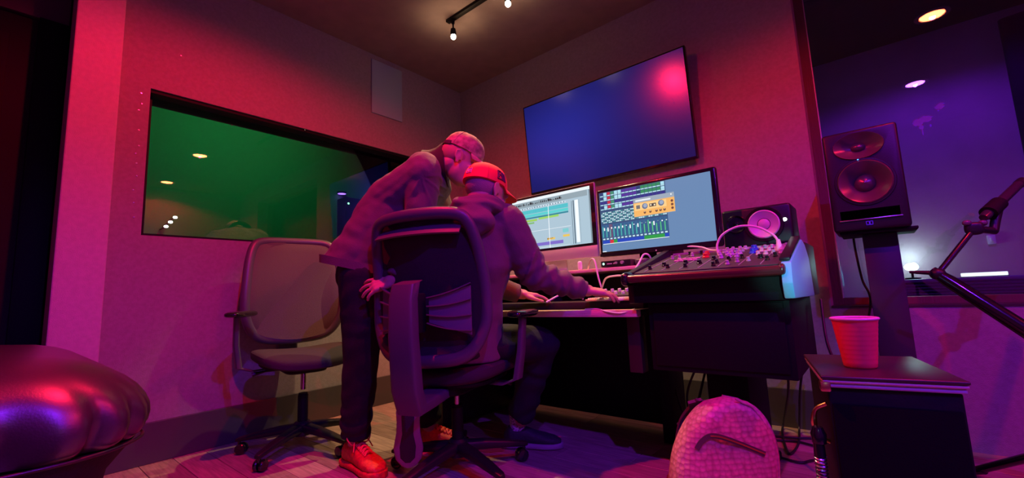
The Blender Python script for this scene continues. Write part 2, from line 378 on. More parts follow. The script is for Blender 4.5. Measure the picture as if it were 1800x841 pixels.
# ------------------------------------------------------------------ lamps of the room
def spot(parent, loc, col, watts, size=150, blend=0.35, radius=0.05, rot=(0, 0, 0)):
    l = bpy.data.lights.new('lamp_light', 'SPOT'); l.color = col; l.energy = watts; l.spot_size = math.radians(size); l.spot_blend = blend; l.shadow_soft_size = radius
    o = bpy.data.objects.new('lamp_light', l); C.objects.link(o); o.location = loc; o.rotation_euler = rot; return o
def can(x, y, red, label, z=CAN_Z, watts=None, size=150):
    t = thing('ceiling_can_light', label, 'ceiling light', (x, y, z), 0, 'red can lights' if red else 'purple can lights')
    MB().lathe([(0.075, 0.0), (0.105, -0.002), (0.108, -0.008), (0.080, -0.012), (0.075, 0.0)], (x, y, z), (0, 0, 1), 28).build('lamp_ring', M['white'], t)
    MB().lathe([(0.0, -0.018), (0.04, -0.017), (0.07, -0.0125), (0.0755, -0.006)], (x, y, z), (0, 0, 1), 28).build('lamp_face', M['can_red'] if red else M['can_purple'], t)
    spot(t, (x, y, z-0.021), RED if red else PURPLE, watts or (RED_W if red else PURPLE_W), size, radius=0.018)
can(-1.50, 0.68, True, 'red can light in ceiling behind the two men', size=166)
can(0.58, 1.68, True, 'red can light in ceiling above the mic stand', watts=140)
can(2.41, 1.70, True, 'red can light in ceiling at the far right side', watts=140)
can(0.56, 0.13, False, 'purple can light in ceiling straight above the viewer')
can(2.41, 0.13, False, 'purple can light in ceiling at the right rear')
tr = thing('track_light', 'dark ceiling track with two lit warm bulbs hanging below', 'track light', (-1.4, 2.05, ZC))
MB().box(-2.24, -0.4, 2.032, 2.068, ZC-0.022, ZC, 0.003).build('track', M['black'], tr)
for x in (-2.181, -1.651):
    h = MB().cyl((x, 2.05, ZC-0.022), (x, 2.05, ZC-0.05), 0.012).cyl((x, 2.05, ZC-0.05), (x, 2.05, ZC-0.10), 0.006).lathe([(0.004, 0.06), (0.018, 0.05), (0.022, 0.02), (0.02, 0.0)], (x, 2.05, 2.715), (0, 0, 1), 20).build('lamp_head', M['black'], tr)
    MB().ell((x, 2.05, 2.705), (0.020, 0.020, 0.022)).build('bulb', M['bulb'], h)
    spot(tr, (x, 2.05, 2.66), WARM, WARM_W, 84, 0.4, 0.025)
    l = bpy.data.lights.new('bulb_light', 'POINT'); l.color = WARM; l.energy = 0.6; l.shadow_soft_size = 0.025
    o = bpy.data.objects.new('bulb_light', l); C.objects.link(o); o.location = (x, 2.05, 2.66)
    spot(tr, (x, 2.05, 2.66), WARM, 3.0, 150, 0.8, 0.025, (PI, 0, 0))

t = thing('cheek_fill_lamp', 'small teal white lamp added behind the viewer to light the console cheek, mirrored in the right window', 'lamp', (0.33, -0.07, 0.93))  # lamp added out of frame to throw teal light on the console cheek
MB().cyl((0.33, -0.07, 0), (0.33, -0.07, 0.91), 0.012).lathe([(0.14, 0), (0.14, 0.015), (0.012, 0.02)], (0.33, -0.07, 0), (0, 0, 1), 20, True).build('lamp_pole', M['black'], t)
MB().lathe([(0.012, -0.07), (0.035, -0.05), (0.05, 0.0), (0.045, 0.0), (0.03, -0.045)], (0.33, -0.05, 0.93), (-0.35, 0.93, -0.06), 24).build('lamp_shade', M['black'], t)
MB().ell((0.33, -0.05, 0.93), (0.03, 0.014, 0.03)).build('bulb', emit('cheek fill bulb', (0.55, 1, 0.9), 25), t)
q = (V((-0.205, 1.86, 0.85))-V((0.33, -0.03, 0.93)))
spot(t, (0.325, -0.03, 0.929), (0.28, 1, 0.92), 60, 11, 0.6, 0.02, q.to_track_quat('-Z', 'Y').to_euler())
# ------------------------------------------------------------------ rooms behind the two windows
GREENWALL = mat('booth wall paint', (0.10, 0.13, 0.11), 0.9, bump=(60, 0.2))
structure('wall_booth', MB().box(-5.3, -5.2, -1.2, 4.2, 0, 3.2).box(-5.3, -3.25, -1.3, -1.2, 0, 3.2).box(-5.3, -3.25, 4.1, 4.2, 0, 3.2), GREENWALL)
structure('ceiling_booth', MB().box(-5.3, -3.25, -1.3, 4.2, 3.1, 3.2), GREENWALL)
t = thing('booth_spot_light', 'green spot light high inside the dark booth', 'spot light', (-3.6, 1.5, 3.1))
MB().cyl((-3.6, 1.5, 3.1), (-3.6, 1.5, 3.0), 0.012).cyl((-3.56, 1.5, 3.02), (-3.70, 1.5, 2.95), 0.05).build('lamp_head', M['black'], t)
l = spot(t, (-3.72, 1.5, 2.94), (0.02, 1, 0.24), 85, 120, 1.0, 0.04); l.rotation_euler = V((-1.48, 0.1, -0.35)).to_track_quat('-Z', 'Y').to_euler()
t = thing('booth_wall_light', 'small violet oval light glowing on the booth wall', 'wall light', (-5.2, 2.80, 2.19))
MB().lathe([(0.0, 0.0), (0.055, 0.0), (0.06, 0.02), (0.0, 0.02)], (-5.14, 2.80, 2.18), (0, 0, 1), 24).build('lamp_housing', M['black'], t)
MB().lathe([(0.0, -0.002), (0.05, -0.002)], (-5.14, 2.80, 2.18), (0, 0, 1), 24).build('lamp_face', emit('violet lamp face', (0.28, 0.12, 1), 4), t)
for i, (y0, z0) in enumerate(((1.053, 1.653), (1.02, 1.605), (0.989, 1.56))):
    t = thing('booth_marker_light', ('highest', 'middle', 'lowest')[i] + ' of three small white lights in a slanting row inside the booth', 'indicator light', (-4.98, y0, z0), 0, 'white marker lights in the booth')
    MB().cyl((-5.2, y0, z0), (-4.99, y0, z0), 0.006).build('arm', M['black'], t)
    MB().ell((-4.98, y0, z0), (0.014, 0.017, 0.012)).build('bulb', M['led_white'], t)
t = thing('booth_loudspeaker', 'black loudspeaker with green light inside the dark booth', 'speaker', (-4.9, 2.78, 0))
MB().box(-5.0, -4.8, 2.66, 2.94, 1.55, 2.06, 0.01).build('cabinet', M['black'], t)
MB().cyl((-4.9, 2.80, 0), (-4.9, 2.80, 1.55), 0.02).lathe([(0.16, 0), (0.16, 0.02), (0.02, 0.03)], (-4.9, 2.80, 0), (0, 0, 1), 20, True).build('stand', M['black'], t)
MB().ell((-4.797, 2.70, 1.98), (0.006, 0.012, 0.012)).build('indicator', M['led_green'], t)
MB().lathe([(0.09, 0.0), (0.085, 0.012), (0.03, -0.01), (0.0, 0.0)], (-4.80, 2.80, 1.70), (1, 0, 0), 24).build('woofer', M['black_plastic'], t)

BOOTHW = mat('front room wall paint', (0.50, 0.30, 0.34), 0.9, bump=(40, 0.2), vary=(3, (0.42, 0.25, 0.29)))
structure('wall_front_room', MB().box(-1.2, 3.2, 4.95, 5.05, 0, ZC).box(-1.3, -1.2, 3.2, 5.3, 0, ZC).box(3.1, 3.2, 3.2, 5.3, 0, ZC), BOOTHW)
structure('ceiling_front_room', MB().box(-1.3, 3.2, 3.2, 5.3, ZC, ZC+0.08), M['wall_dark'])
can(0.55, 3.75, False, 'purple can light added out of view in the room behind the right window', watts=110)  # unseen lamp added to wash the front room wall purple
t = thing('slatted_cabinet', 'low dark cabinet with slatted front seen through the right window', 'cabinet', (0.85, 4.5, 0))
MB().box(0.10, 2.2, 4.42, 4.9, 0.0, 0.76, 0.004).build('cabinet_body', M['desk'], t)
MB().box(0.09, 2.21, 4.40, 4.92, 0.76, 0.785, 0.004).build('top', mat('cabinet top', (0.2, 0.15, 0.2), 0.35), t)
for k in range(7):
    MB().box(0.11, 2.19, 4.405, 4.42, 0.60+0.022*k, 0.614+0.022*k, 0.002, 1).build('slat', M['panel_grey'], t)
t = thing('desk_lamp', 'bright teal white lamp glowing behind the right window glass', 'lamp', (0.235, 4.82, 0.785))
MB().lathe([(0.05, 0), (0.05, 0.012), (0.008, 0.016), (0.008, 0.06), (0.03, 0.065)], (0.235, 4.82, 0.785), (0, 0, 1), 20, True).build('lamp_base', M['black'], t)
MB().ell((0.235, 4.82, 0.885), (0.045, 0.03, 0.032)).build('bulb', M['teal_lamp'], t)
l = bpy.data.lights.new('teal_light', 'POINT'); l.color = (0.45, 1, 0.85); l.energy = 3.2; l.shadow_soft_size = 0.05
o = bpy.data.objects.new('teal_light', l); C.objects.link(o); o.location = (0.235, 4.84, 0.97)
t = thing('bar_lamp', 'flat white bar lamp lying on the slatted cabinet', 'lamp', (0.56, 4.45, 0.785))
MB().box(0.47, 0.70, 4.42, 4.50, 0.785, 0.79, 0.002).build('lamp_base', M['black'], t)
MB().box(0.475, 0.695, 4.425, 4.495, 0.79, 0.815, 0.004).build('lamp_cover', M['bar_lamp'], t)
t = thing('wall_switch', 'small white switch plate on the far wall behind the glass', 'switch', (0.74, 4.95, 1.07))
MB().box(0.70, 0.745, 4.935, 4.95, 1.03, 1.10, 0.003).build('plate', M['white'], t)
MB().box(0.716, 0.730, 4.928, 4.936, 1.05, 1.08, 0.002).build('rocker', M['white'], t)
t = tag(MB().loft([((1.45+0.0, 4.75, zz), V((0.52, 0, 0)), V((0, 0.06, 0))) for zz in np.linspace(0.8, 2.7, 6)], 48, 0.6).build('dark_curtain', M['wall_dark']), 'dark curtain hanging behind the glass at far right', 'curtain')

def make_cup(x, y, z, label):
    t = thing('plastic_cup', label, 'cup', (x, y, z))
    o = (x, y, z)
    prof = [(0.0, 0.002), (0.030, 0.0), (0.033, 0.004)]
    for k in range(9): prof += [(0.0341+0.0013*k, 0.012+0.011*k), (0.0345+0.0013*k, 0.014+0.011*k), (0.0345+0.0013*k, 0.018+0.011*k)]
    prof += [(0.0468, 0.114)]
    MB().lathe(prof, o, (0, 0, 1), 40).build('cup_wall', M['cup_red'], t, angle=60)
    MB().lathe([(0.0455, 0.114), (0.032, 0.006), (0.0, 0.005)], o, (0, 0, 1), 40).build('lining', M['cup_rim'], t)
    MB().lathe([(0.0455+0.0032*math.cos(a)+0.001, 0.1165+0.0032*math.sin(a)) for a in np.linspace(0, 2*PI, 9)], o, (0, 0, 1), 40).build('rim', M['cup_lip'], t)
    return t
t = tag(MB().box(-0.14, 0.10, 3.35, 3.75, 0.545, 0.565, 0.003).box(-0.13, -0.10, 3.37, 3.40, 0, 0.545).box(0.06, 0.09, 3.37, 3.40, 0, 0.545).box(-0.13, -0.10, 3.70, 3.73, 0, 0.545).box(0.06, 0.09, 3.70, 3.73, 0, 0.545).build('side_table', M['desk']), 'small dark table just behind the right window glass', 'table')
make_cup(-0.03, 3.5, 0.565, 'red plastic cup seen behind the right window glass')

# ------------------------------------------------------------------ wall screen
TX0, TX1, TY, TZ0, TZ1 = -2.143, -0.786, 2.86, 1.623, 2.381
TVT = Matrix.Translation((0, TY, TZ0)) @ Matrix.Rotation(math.radians(4.6), 4, 'X') @ Matrix.Translation((0, -TY, -TZ0))
t = thing('television', 'large wall screen glowing plain dark blue above the monitors', 'television', (-1.475, TY, TZ0))
MB().box(TX0, TX1, TY, TY+0.035, TZ0, TZ1, 0.006, 2, TVT).build('bezel', M['black_gloss'], t)
MB().box(-1.9, -1.05, TY+0.012, YB, 1.8, 2.2, 0.004).build('mount', M['black'], t)
def screen(name, mt, parent, to3, quads, grid=None):
    """quads: (u0,v0,u1,v1,colour,[layer]) on the unit screen, v up"""
    bm = bmesh.new(); cl = bm.loops.layers.float_color.new('col')
    for q in quads:
        u0, v0, u1, v1, c = q[:5]; ly = q[5] if len(q) > 5 else 0
        f = bm.faces.new([bm.verts.new(to3(u, v, ly)) for u, v in ((u0, v0), (u1, v0), (u1, v1), (u0, v1))])
        for l in f.loops: l[cl] = (*c, 1)
    if grid:
        n, mfun = grid
        for i in range(n):
            for j in range(n):
                cs = [((i+a)/n, (j+b)/n) for a, b in ((0, 0), (1, 0), (1, 1), (0, 1))]
                f = bm.faces.new([bm.verts.new(to3(u, v, 0)) for u, v in cs])
                for l, (u, v) in zip(f.loops, cs): l[cl] = (*mfun(u, v), 1)
    me = bpy.data.meshes.new(name); bm.to_mesh(me); bm.free()
    return link(name, me, mt, parent)
def tvcol(u, v):
    a = math.exp(-((u-0.25)**2/0.16+(v-0.55)**2/0.25)); b = 0.35+0.75*a
    return (0.012*b, 0.016*b, 0.20*b)
screen('screen', screen_mat('blue wall screen', 1.25, 0.2), t, lambda u, v, l: TVT @ V((TX0+0.012+(TX1-TX0-0.024)*u, TY-0.0006, TZ0+0.016+(TZ1-TZ0-0.028)*v)), [], (12, tvcol))

# ------------------------------------------------------------------ desk
t = thing('studio_desk', 'long dark studio desk with pale front edge', 'desk', (-1.4, 2.1, 0))
MB().box(-2.2, -0.80, 1.80, 2.55, 0.684, 0.712, 0.002).build('desktop', M['desk'], t)
MB().box(-2.2, -0.79, 1.755, 1.80, 0.682, 0.714, 0.004).build('front_edge', M['tan_wood'], t)
MB().box(-2.15, -0.82, 1.90, 2.55, 0.712, 0.748, 0.003).build('riser', M['desk'], t)
MB().box(-0.87, -0.81, 1.82, 1.88, 0.44, 0.684, 0.003).build('side_bracket', M['desk'], t)
MB().box(-0.94, -0.88, 2.30, 2.50, 0.0, 0.684, 0.003).build('leg_panel', M['black'], t)
MB().box(-2.2, -2.12, 1.82, 2.5, 0.0, 0.684, 0.003).build('leg_panel', M['desk'], t)
MB().box(-2.12, -0.92, 2.47, 2.50, 0.04, 0.684, 0.003).build('back_panel', M['black'], t)
MB().box(-2.1, -0.86, 2.10, 2.55, 0.903, 0.921, 0.002).build('shelf', M['tan_wood'], t)
for x in (-2.08, -1.5, -0.90):
    MB().box(x-0.012, x+0.012, 2.16, 2.52, 0.748, 0.903, 0.002).build('shelf_support', M['desk'], t)
MB().box(-2.1, -0.86, 2.50, 2.53, 0.748, 0.903).build('shelf_back', M['desk'], t)

# mixing console beside it
CX0, CX1 = -0.80, -0.235
t = thing('mixing_console', 'black angled mixing console with coloured knobs and padded arm rest', 'mixing console', (-0.52, 1.9, 0))
def sy(v): return 1.74 + 0.46*v
def sz(v): return 0.862 + 0.095*v
MB().prism([(1.72, 0.742), (1.72, 0.835), (1.74, 0.86), (2.20, 0.952), (2.20, 0.742)], 'x', CX0+0.02, CX1-0.005, 0.002).build('front_panel', M['black'], t)
MB().loft([((x, 1.705, 0.842), V((0, 0.035, 0)), V((0, 0, 0.018))) for x in (CX0+0.005, CX1+0.0)], 20, 0.7).build('arm_rest', M['rail'], t)
MB().superell((CX0+0.005, 1.705, 0.842), (0.018, 0.045, 0.03), 0.7, 0.7).build('end_cap', M['black_gloss'], t)
MB().superell((CX1+0.0, 1.705, 0.845), (0.012, 0.035, 0.022), 0.8, 0.8).build('end_cap', M['rail'], t)
MB().box(CX0+0.02, CX1-0.008, 0, 0.47, -0.002, 0.004, 0.001, 1, Matrix.Translation((0, sy(0), sz(0)+0.001)) @ Matrix.Rotation(math.atan2(0.095, 0.46), 4, 'X')).build('control_panel', M['panel_grey'], t)
MB().prism([(1.74, 0.835), (1.74, 0.872), (2.34, 1.03), (2.40, 1.03), (2.40, 0.74), (1.74, 0.74)], 'x', CX0-0.014, CX0+0.018, 0.003).build('left_cheek', M['black_plastic'], t)
MB().prism([(1.69, 0.748), (1.675, 0.80), (1.69, 0.868), (2.06, 0.97), (2.13, 0.955), (2.22, 0.90), (2.26, 0.74)], 'x', CX1-0.004, CX1+0.028, 0.005).build('right_cheek', M['cheek'], t)
MB().prism([(1.70, 0.874), (2.05, 0.972), (2.05, 0.985), (1.70, 0.886)], 'x', CX1-0.008, CX1+0.024, 0.003).build('cheek_top', M['black_plastic'], t)
MB().prism([(2.20, 0.74), (2.20, 0.945), (2.24, 0.972), (2.56, 0.972), (2.56, 0.74)], 'x', CX0+0.02, CX1+0.02, 0.004).build('bridge', M['desk'], t)
MB().box(CX0+0.03, CX1-0.02, 2.195, 2.20, 0.958, 0.970).build('bridge_rail', M['alu'], t)
MB().box(CX0+0.06, CX1+0.0, 1.76, 2.36, 0.47, 0.742, 0.004).build('rack_box', M['black'], t)
MB().box(CX0+0.08, CX1-0.02, 1.754, 1.762, 0.49, 0.735, 0.003).build('front_cover', M['black'], t)
MB().box(-0.60, -0.44, 1.98, 2.34, 0.04, 0.47, 0.006).build('pedestal', M['black'], t)
MB().box(-0.62, -0.42, 1.95, 2.38, 0.0, 0.04, 0.01).build('foot_plate', M['black'], t)
KC = {'red': mat('red knob', (0.7, 0.03, 0.03), 0.35), 'blue': mat('blue knob', (0.03, 0.05, 0.6), 0.35), 'violet': mat('lilac knob', (0.55, 0.35, 0.65), 0.35), 'black': M['black_gloss'], 'pink': mat('pink knob', (0.75, 0.42, 0.5), 0.35), 'grey': mat('grey knob', (0.45, 0.4, 0.45), 0.35)}
tilt = math.atan2(0.095, 0.46); kn = V((0, -math.sin(tilt), math.cos(tilt)))
KM = {}
def knob(u, v, c, r=0.0085, h=0.016):
    key = (c, r, h)
    if key not in KM:
        me = MB().lathe([(r*1.15, 0), (r*1.1, h*0.25), (r*0.9, h*0.35), (r*0.82, h), (r*0.5, h*1.05), (0, h*1.05)], (0, 0, 0), (0, 0, 1), 14).mesh('knob'); me.materials.append(KC[c]); KM[key] = me
    o = link('knob', KM[key], None, t); o.matrix_parent_inverse = Matrix.Translation(t.location).inverted()
    o.location = (CX0+0.02+(CX1-CX0-0.03)*u, sy(v), sz(v)+0.006); o.rotation_euler = (tilt, 0, 0); o['label'] = c + ' knob'
kr = random.Random(5)
for u, v, c, r in ((0.40, 0.62, 'red', 0.013), (0.37, 0.80, 'red', 0.011), (0.745, 0.66, 'blue', 0.014), (0.725, 0.86, 'blue', 0.014), (0.15, 0.30, 'black', 0.010), (0.31, 0.34, 'black', 0.010), (0.43, 0.28, 'black', 0.010), (0.50, 0.45, 'black', 0.010), (0.84, 0.34, 'black', 0.010)):
    knob(u, v, c, r, r*1.5)
for u in (0.50, 0.55, 0.60, 0.65):
    for v in (0.50, 0.66, 0.82, 0.95): 
        if not (u == 0.50 and v == 0.50): knob(u+kr.uniform(-.008, .008), v, 'violet' if kr.random() < 0.75 else 'grey', 0.0085)
for u in (0.80, 0.85, 0.90, 0.95):
    for v in (0.52, 0.70, 0.88): knob(u, v, 'grey' if kr.random() < 0.5 else 'pink', 0.0085)
for u in (0.10, 0.16): knob(u, 0.7, 'grey', 0.007)
for u, v in ((0.08, 0.15), (0.22, 0.16), (0.36, 0.14), (0.57, 0.22), (0.63, 0.33), (0.71, 0.2), (0.71, 0.40), (0.78, 0.22), (0.90, 0.2), (0.93, 0.36), (0.25, 0.78), (0.30, 0.9), (0.2, 0.9), (0.57, 0.1), (0.66, 0.12)): knob(u, v, 'black' if kr.random() < 0.6 else 'grey', 0.0075)
mb_me = MB().box(-0.009, 0.009, -0.006, 0.006, 0, 0.007, 0.002).mesh('button'); mb_me.materials.append(KC['pink'])
for i in range(5):
    for j in range(2):
        o = link('button', mb_me, None, t); o.matrix_parent_inverse = Matrix.Translation(t.location).inverted()
        u, v = 0.19+0.038*i, 0.50+0.10*j; o.location = (CX0+0.02+(CX1-CX0-0.03)*u, sy(v), sz(v)+0.005); o.rotation_euler = (tilt, 0, 0)
for i in range(7):     # printed module divisions as raised rails
    u = 0.07+0.135*i
    MB().box(-0.0012, 0.0012, 0.02, 0.44, 0.004, 0.006, 0, 1, Matrix.Translation((CX0+0.02+(CX1-CX0-0.03)*u, sy(0), sz(0)+0.001)) @ Matrix.Rotation(tilt, 4, 'X')).build('module_divider', M['alu'], t, smooth=False)

# monitors
def stand_on(t, x, y, z, topz):
    MB().box(x-0.10, x+0.10, y-0.05, y+0.13, z, z+0.006, 0.003).build('stand_foot', M['alu'], t)
    MB().box(x-0.08, x+0.08, y+0.05, y+0.062, z+0.004, topz, 0.003).build('stand_neck', M['alu'], t)
t = thing('computer_monitor', 'silver all-in-one computer showing tracks of a recording', 'monitor', (-1.52, 2.2, 0.921))
MX0, MX1, MY = -1.84, -1.19, 2.2
MB().box(MX0, MX1, MY, MY+0.02, 0.992, 1.43, 0.006).build('case', M['alu'], t)
MB().box(MX0+0.003, MX1-0.003, MY-0.002, MY, 1.062, 1.427, 0.001).build('bezel', M['black_gloss'], t)
MB().box(MX0+0.003, MX1-0.003, MY-0.0022, MY, 0.994, 1.060, 0.001).build('chin', M['alu'], t)
stand_on(t, -1.52, 2.2, 0.921, 1.15)
g = lambda r, gg, b: lin(r, gg, b)
Q = [(0, 0, 1, 1, g(165, 190, 205)), (0, .945, 1, 1, g(225, 235, 240), 1), (0, .84, .97, .945, g(140, 160, 170), 1), (.985, .0, 1, .94, g(120, 140, 150), 1)]
rq = random.Random(11)
for k in range(26): Q.append((.06+.024*k, .875, .06+.024*k+rq.uniform(.006, .02), .875+rq.uniform(.02, .05), g(15, 25, 30), 2))
for k in range(40): Q.append((.04+.017*k, .80, .04+.017*k+.009, .80+rq.uniform(.01, .03), g(235, 240, 245) if k % 2 else g(90, 110, 120), 2))
Q += [(0.03, .70, .74, .775, g(70, 185, 195), 1), (0.03, .635, .74, .69, g(85, 200, 200), 1), (.03, .60, .74, .63, g(40, 130, 150), 1)]
for k in range(14): Q.append((.03, .70+.0054*k, .74, .7015+.0054*k, g(120, 215, 220) if k % 2 else g(50, 150, 165), 2))
Q += [(.10, .545, .34, .585, g(150, 200, 90), 1), (.36, .56, .62, .60, g(150, 205, 100), 1), (.10, .50, .30, .53, g(120, 180, 110), 1), (.02, .40, .22, .45, g(165, 140, 215), 1), (.0, .35, .76, .356, g(235, 240, 245), 1), (.28, .06, .66, .12, g(120, 105, 195), 1), (.46, .15, .56, .19, g(225, 190, 100), 1), (.66, .17, .74, .21, g(225, 190, 90), 1), (.66, .25, .73, .32, g(120, 195, 200), 1), (.49, 0, .496, .80, g(250, 252, 255), 3), (.78, .02, .785, .80, g(70, 90, 105), 2), (.80, .02, .81, .80, g(60, 80, 95), 2), (.82, .04, .86, .80, g(235, 242, 245), 2), (.87, .02, .872, .80, g(90, 110, 120), 2), (.30, .02, .74, .024, g(240, 240, 245), 2)]
for k in range(4): Q.append((.46+.02*k, .16+.004*k, .475+.02*k, .185, g(150, 110, 50), 3))
SM = screen_mat('monitor screen', 1.12, 0.3)
screen('screen', SM, t, lambda u, v, l: (MX0+0.03+(MX1-MX0-0.06)*u, MY-0.0024-0.0002*l, 1.076+0.336*v), Q)
t = thing('computer_monitor', 'black wide monitor showing a mixer with orange plugin window', 'monitor', (-0.85, 2.19, 0.921))
NX0, NX1, NY = -1.172, -0.528, 2.185
MB().box(NX0, NX1, NY, NY+0.035, 0.985, 1.372, 0.012, 3).build('bezel', M['black_gloss'], t)
MB().box(NX0, NX1, NY-0.001, NY, 0.988, 1.004).build('chin', M['black'], t)
MB().ell((-0.85, NY-0.001, 0.994), (0.004, 0.0015, 0.004)).build('power_button', M['alu'], t)
MB().box(-0.99, -0.865, 2.20, 2.40, 0.921, 0.93, 0.004).box(-0.96, -0.87, 2.225, 2.245, 0.925, 1.15, 0.004).build('stand', M['black'], t)
Q = [(0, 0, 1, 1, g(98, 132, 172)), (0, 0, .04, .015, g(215, 225, 235), 2)]
cols = ['b', 'w', 'r', 'g', 'w', 'w', 'p', 'p', 'p', 'p', 'b', 'gg', 'gg', 'gg', 'gg', 'gg', 'w']
CD = {'b': g(35, 60, 110), 'w': g(165, 215, 230), 'r': g(190, 50, 70), 'g': g(60, 140, 110), 'p': g(80, 50, 150), 'gg': g(45, 135, 90)}
n = 17; w = .62/n
Q.append((0, .12, .632, 1, g(48, 78, 118), 1))
for i, c in enumerate(cols):
    u = .01+w*i
    for r in range(4):
        Q.append((u, .945-.075*r, u+w*.86, .992-.075*r, CD[c] if r != 2 or c in 'rg' else g(45, 50, 130), 2)); Q.append((u, .927-.075*r, u+w*.86, .942-.075*r, g(180, 225, 235), 2))
    for r in range(7):
        Q.append((u, .64-.027*r, u+w*.42, .657-.027*r, g(190, 230, 235) if (i+r) % 3 else g(60, 110, 130), 2)); Q.append((u+w*.47, .64-.027*r, u+w*.88, .657-.027*r, g(60, 150, 150) if (i+r) % 2 else g(200, 235, 235), 2))
    top = g(70, 180, 170) if i < 11 else g(80, 190, 120)
    Q.append((u, .23, u+w*.9, .45, g(80, 130, 180) if c != 'r' else g(190, 90, 100), 1))
    Q.append((u+w*.12, .24, u+w*.36, .24+rq.uniform(.12, .2), top, 2)); Q.append((u+w*.6, .24, u+w*.68, .44, g(35, 70, 100), 2)); Q.append((u+w*.5, .36+rq.uniform(-.03, .04), u+w*.8, .40, g(240, 250, 250), 3))
    Q.append((u+w*.1, .20, u+w*.7, .222, g(190, 225, 235), 2))
    Q.append((u, .135, u+w, .19, g(205, 50, 60) if c == 'r' else g(40, 150, 70) if c in ('g', 'gg') else g(30, 70, 180), 2)); Q.append((u, .125, u+w, .135, g(225, 240, 245), 2))
PU0, PU1, PV0, PV1 = .335, .70, .50, .80
OR = g(236, 176, 100)
Q += [(PU0, PV0, PU1, PV1, g(150, 165, 180), 4), (PU0, PV0+.005, PU1, PV1-.075, OR, 5), (PU0+.01, PV0+.10, PU1-.07, PV1-.09, g(242, 200, 135), 6), (PU0+.02, PV1-.055, PU0+.16, PV1-.03, g(225, 230, 235), 6), (PU1-.03, PV1-.04, PU1-.02, PV1-.02, g(240, 245, 250), 6), (PU0+.025, PV0+.125, PU0+.06, PV0+.185, g(110, 110, 110), 7), (PU0+.145, PV0+.13, PU0+.205, PV0+.18, g(70, 65, 65), 7), (PU0+.152, PV0+.145, PU0+.165, PV0+.17, g(240, 225, 190), 8), (PU0+.185, PV0+.14, PU0+.198, PV0+.165, g(240, 225, 190), 8)]
def disc(u, v, r, c, ly):
    for k in range(10):
        a0, a1 = -PI/2+PI*k/10, -PI/2+PI*(k+1)/10; hw = r*math.cos((a0+a1)/2)
        Q.append((u-hw, v+1.78*r*math.sin(a0), u+hw, v+1.78*r*math.sin(a1), c, ly))
disc(PU0+.105, PV0+.155, .026, g(95, 110, 140), 7); disc(PU0+.108, PV0+.162, .018, g(150, 165, 190), 8)
disc(PU0+.25, PV0+.165, .026, g(95, 110, 140), 7); disc(PU0+.253, PV0+.172, .018, g(150, 165, 190), 8)
for du in (.10, .15, .205, .24, .275): disc(PU0+du, PV0+.055, .011, g(110, 70, 50), 7); Q.append((PU0+du-.002, PV0+.06, PU0+du+.002, PV0+.075, g(250, 235, 210), 8))
for dv in (.06, .115, .17): disc(PU1-.022, PV0+dv, .011, g(110, 70, 60), 7)
screen('screen', SM, t, lambda u, v, l: (-1.155+0.602*u, NY-0.0006-0.00012*l, 1.013+0.338*v), Q)

# small things on the desk
t = thing('audio_interface', 'small dark audio interface box with green light on the shelf', 'audio interface', (-1.04, 2.15, 0.921))
MB().box(-1.127, -0.955, 2.10, 2.22, 0.924, 0.957, 0.004).build('case', mat('red black case', (0.07, 0.03, 0.03), 0.4), t)
MB().box(-1.125, -0.957, 2.0985, 2.10, 0.926, 0.955).build('front_plate', M['black_plastic'], t)
MB().ell((-1.11, 2.0975, 0.941), (0.006, 0.002, 0.006)).build('indicator', M['led_green'], t)
for x, r in ((-1.035, 0.006), (-1.0, 0.009)): MB().cyl((x, 2.10, 0.942), (x, 2.088, 0.942), r).build('knob', M['alu'], t)
MB().box(-1.09, -1.06, 2.0978, 2.0986, 0.938, 0.942).box(-1.052, -1.047, 2.0978, 2.0986, 0.937, 0.943).build('print', M['white'], t, smooth=False)
t = tag(MB().superell((-0.915, 2.16, 0.940), (0.035, 0.035, 0.018), 0.5, 0.5).build('power_adapter', M['grey_plastic']), 'grey plug adapter right of the audio interface', 'adapter')
t = tag(MB().superell((-1.275, 2.13, 0.946), (0.012, 0.010, 0.025), 0.5, 0.5).build('dongle', M['white']), 'pale upright plug standing on the shelf below the silver computer', 'plug')
t = thing('keyboard', 'white computer keyboard under the seated man\'s right hand', 'keyboard', (-1.0, 1.92, 0.748))
kb = Matrix.Translation((-1.10, 1.865, 0.750))
MB().box(0, 0.27, 0, 0.12, 0.0, 0.010, 0.003, 2, kb).build('case', M['white'], t)
km = MB().box(-0.0075, 0.0075, -0.0075, 0.0075, 0, 0.006, 0.0015, 1).mesh('key'); km.materials.append(M['white'])
for i in range(14):
    for j in range(6):
        o = link('key', km, None, t); o.matrix_parent_inverse = Matrix.Translation(t.location).inverted(); o.location = (-1.10+0.018+0.0184*i, 1.865+0.014+0.0184*j, 0.760)
t = thing('control_surface', 'small dark control unit with pale knobs behind the keyboard', 'controller', (-0.95, 2.04, 0.748))
MB().prism([(1.995, 0.748), (1.995, 0.775), (2.09, 0.80), (2.09, 0.748)], 'x', -1.12, -0.83, 0.003).build('case', M['panel_grey'], t)
for i in range(7):
    for j in range(2): MB().cyl((-1.09+0.04*i, 2.018+0.045*j, 0.779+0.012*j), (-1.09+0.04*i, 2.014+0.045*j, 0.795+0.012*j), 0.010, 0.008, 12).build('knob', M['white'], t)
def cable(name, pts, r, m, label, group=None, sub=8): return tag(MB().tube(pts, r, 8, True, sub).build(name, m), label, 'cable', group)
cable('white_cable', [(-1.235, 2.15, 0.925), (-1.20, 2.10, 0.945), (-1.165, 2.07, 0.972), (-1.14, 2.06, 0.955), (-1.12, 2.05, 0.87), (-1.105, 2.05, 0.81)], 0.0045, M['cable_white'], 'white cable looping from the shelf down to the keyboard')
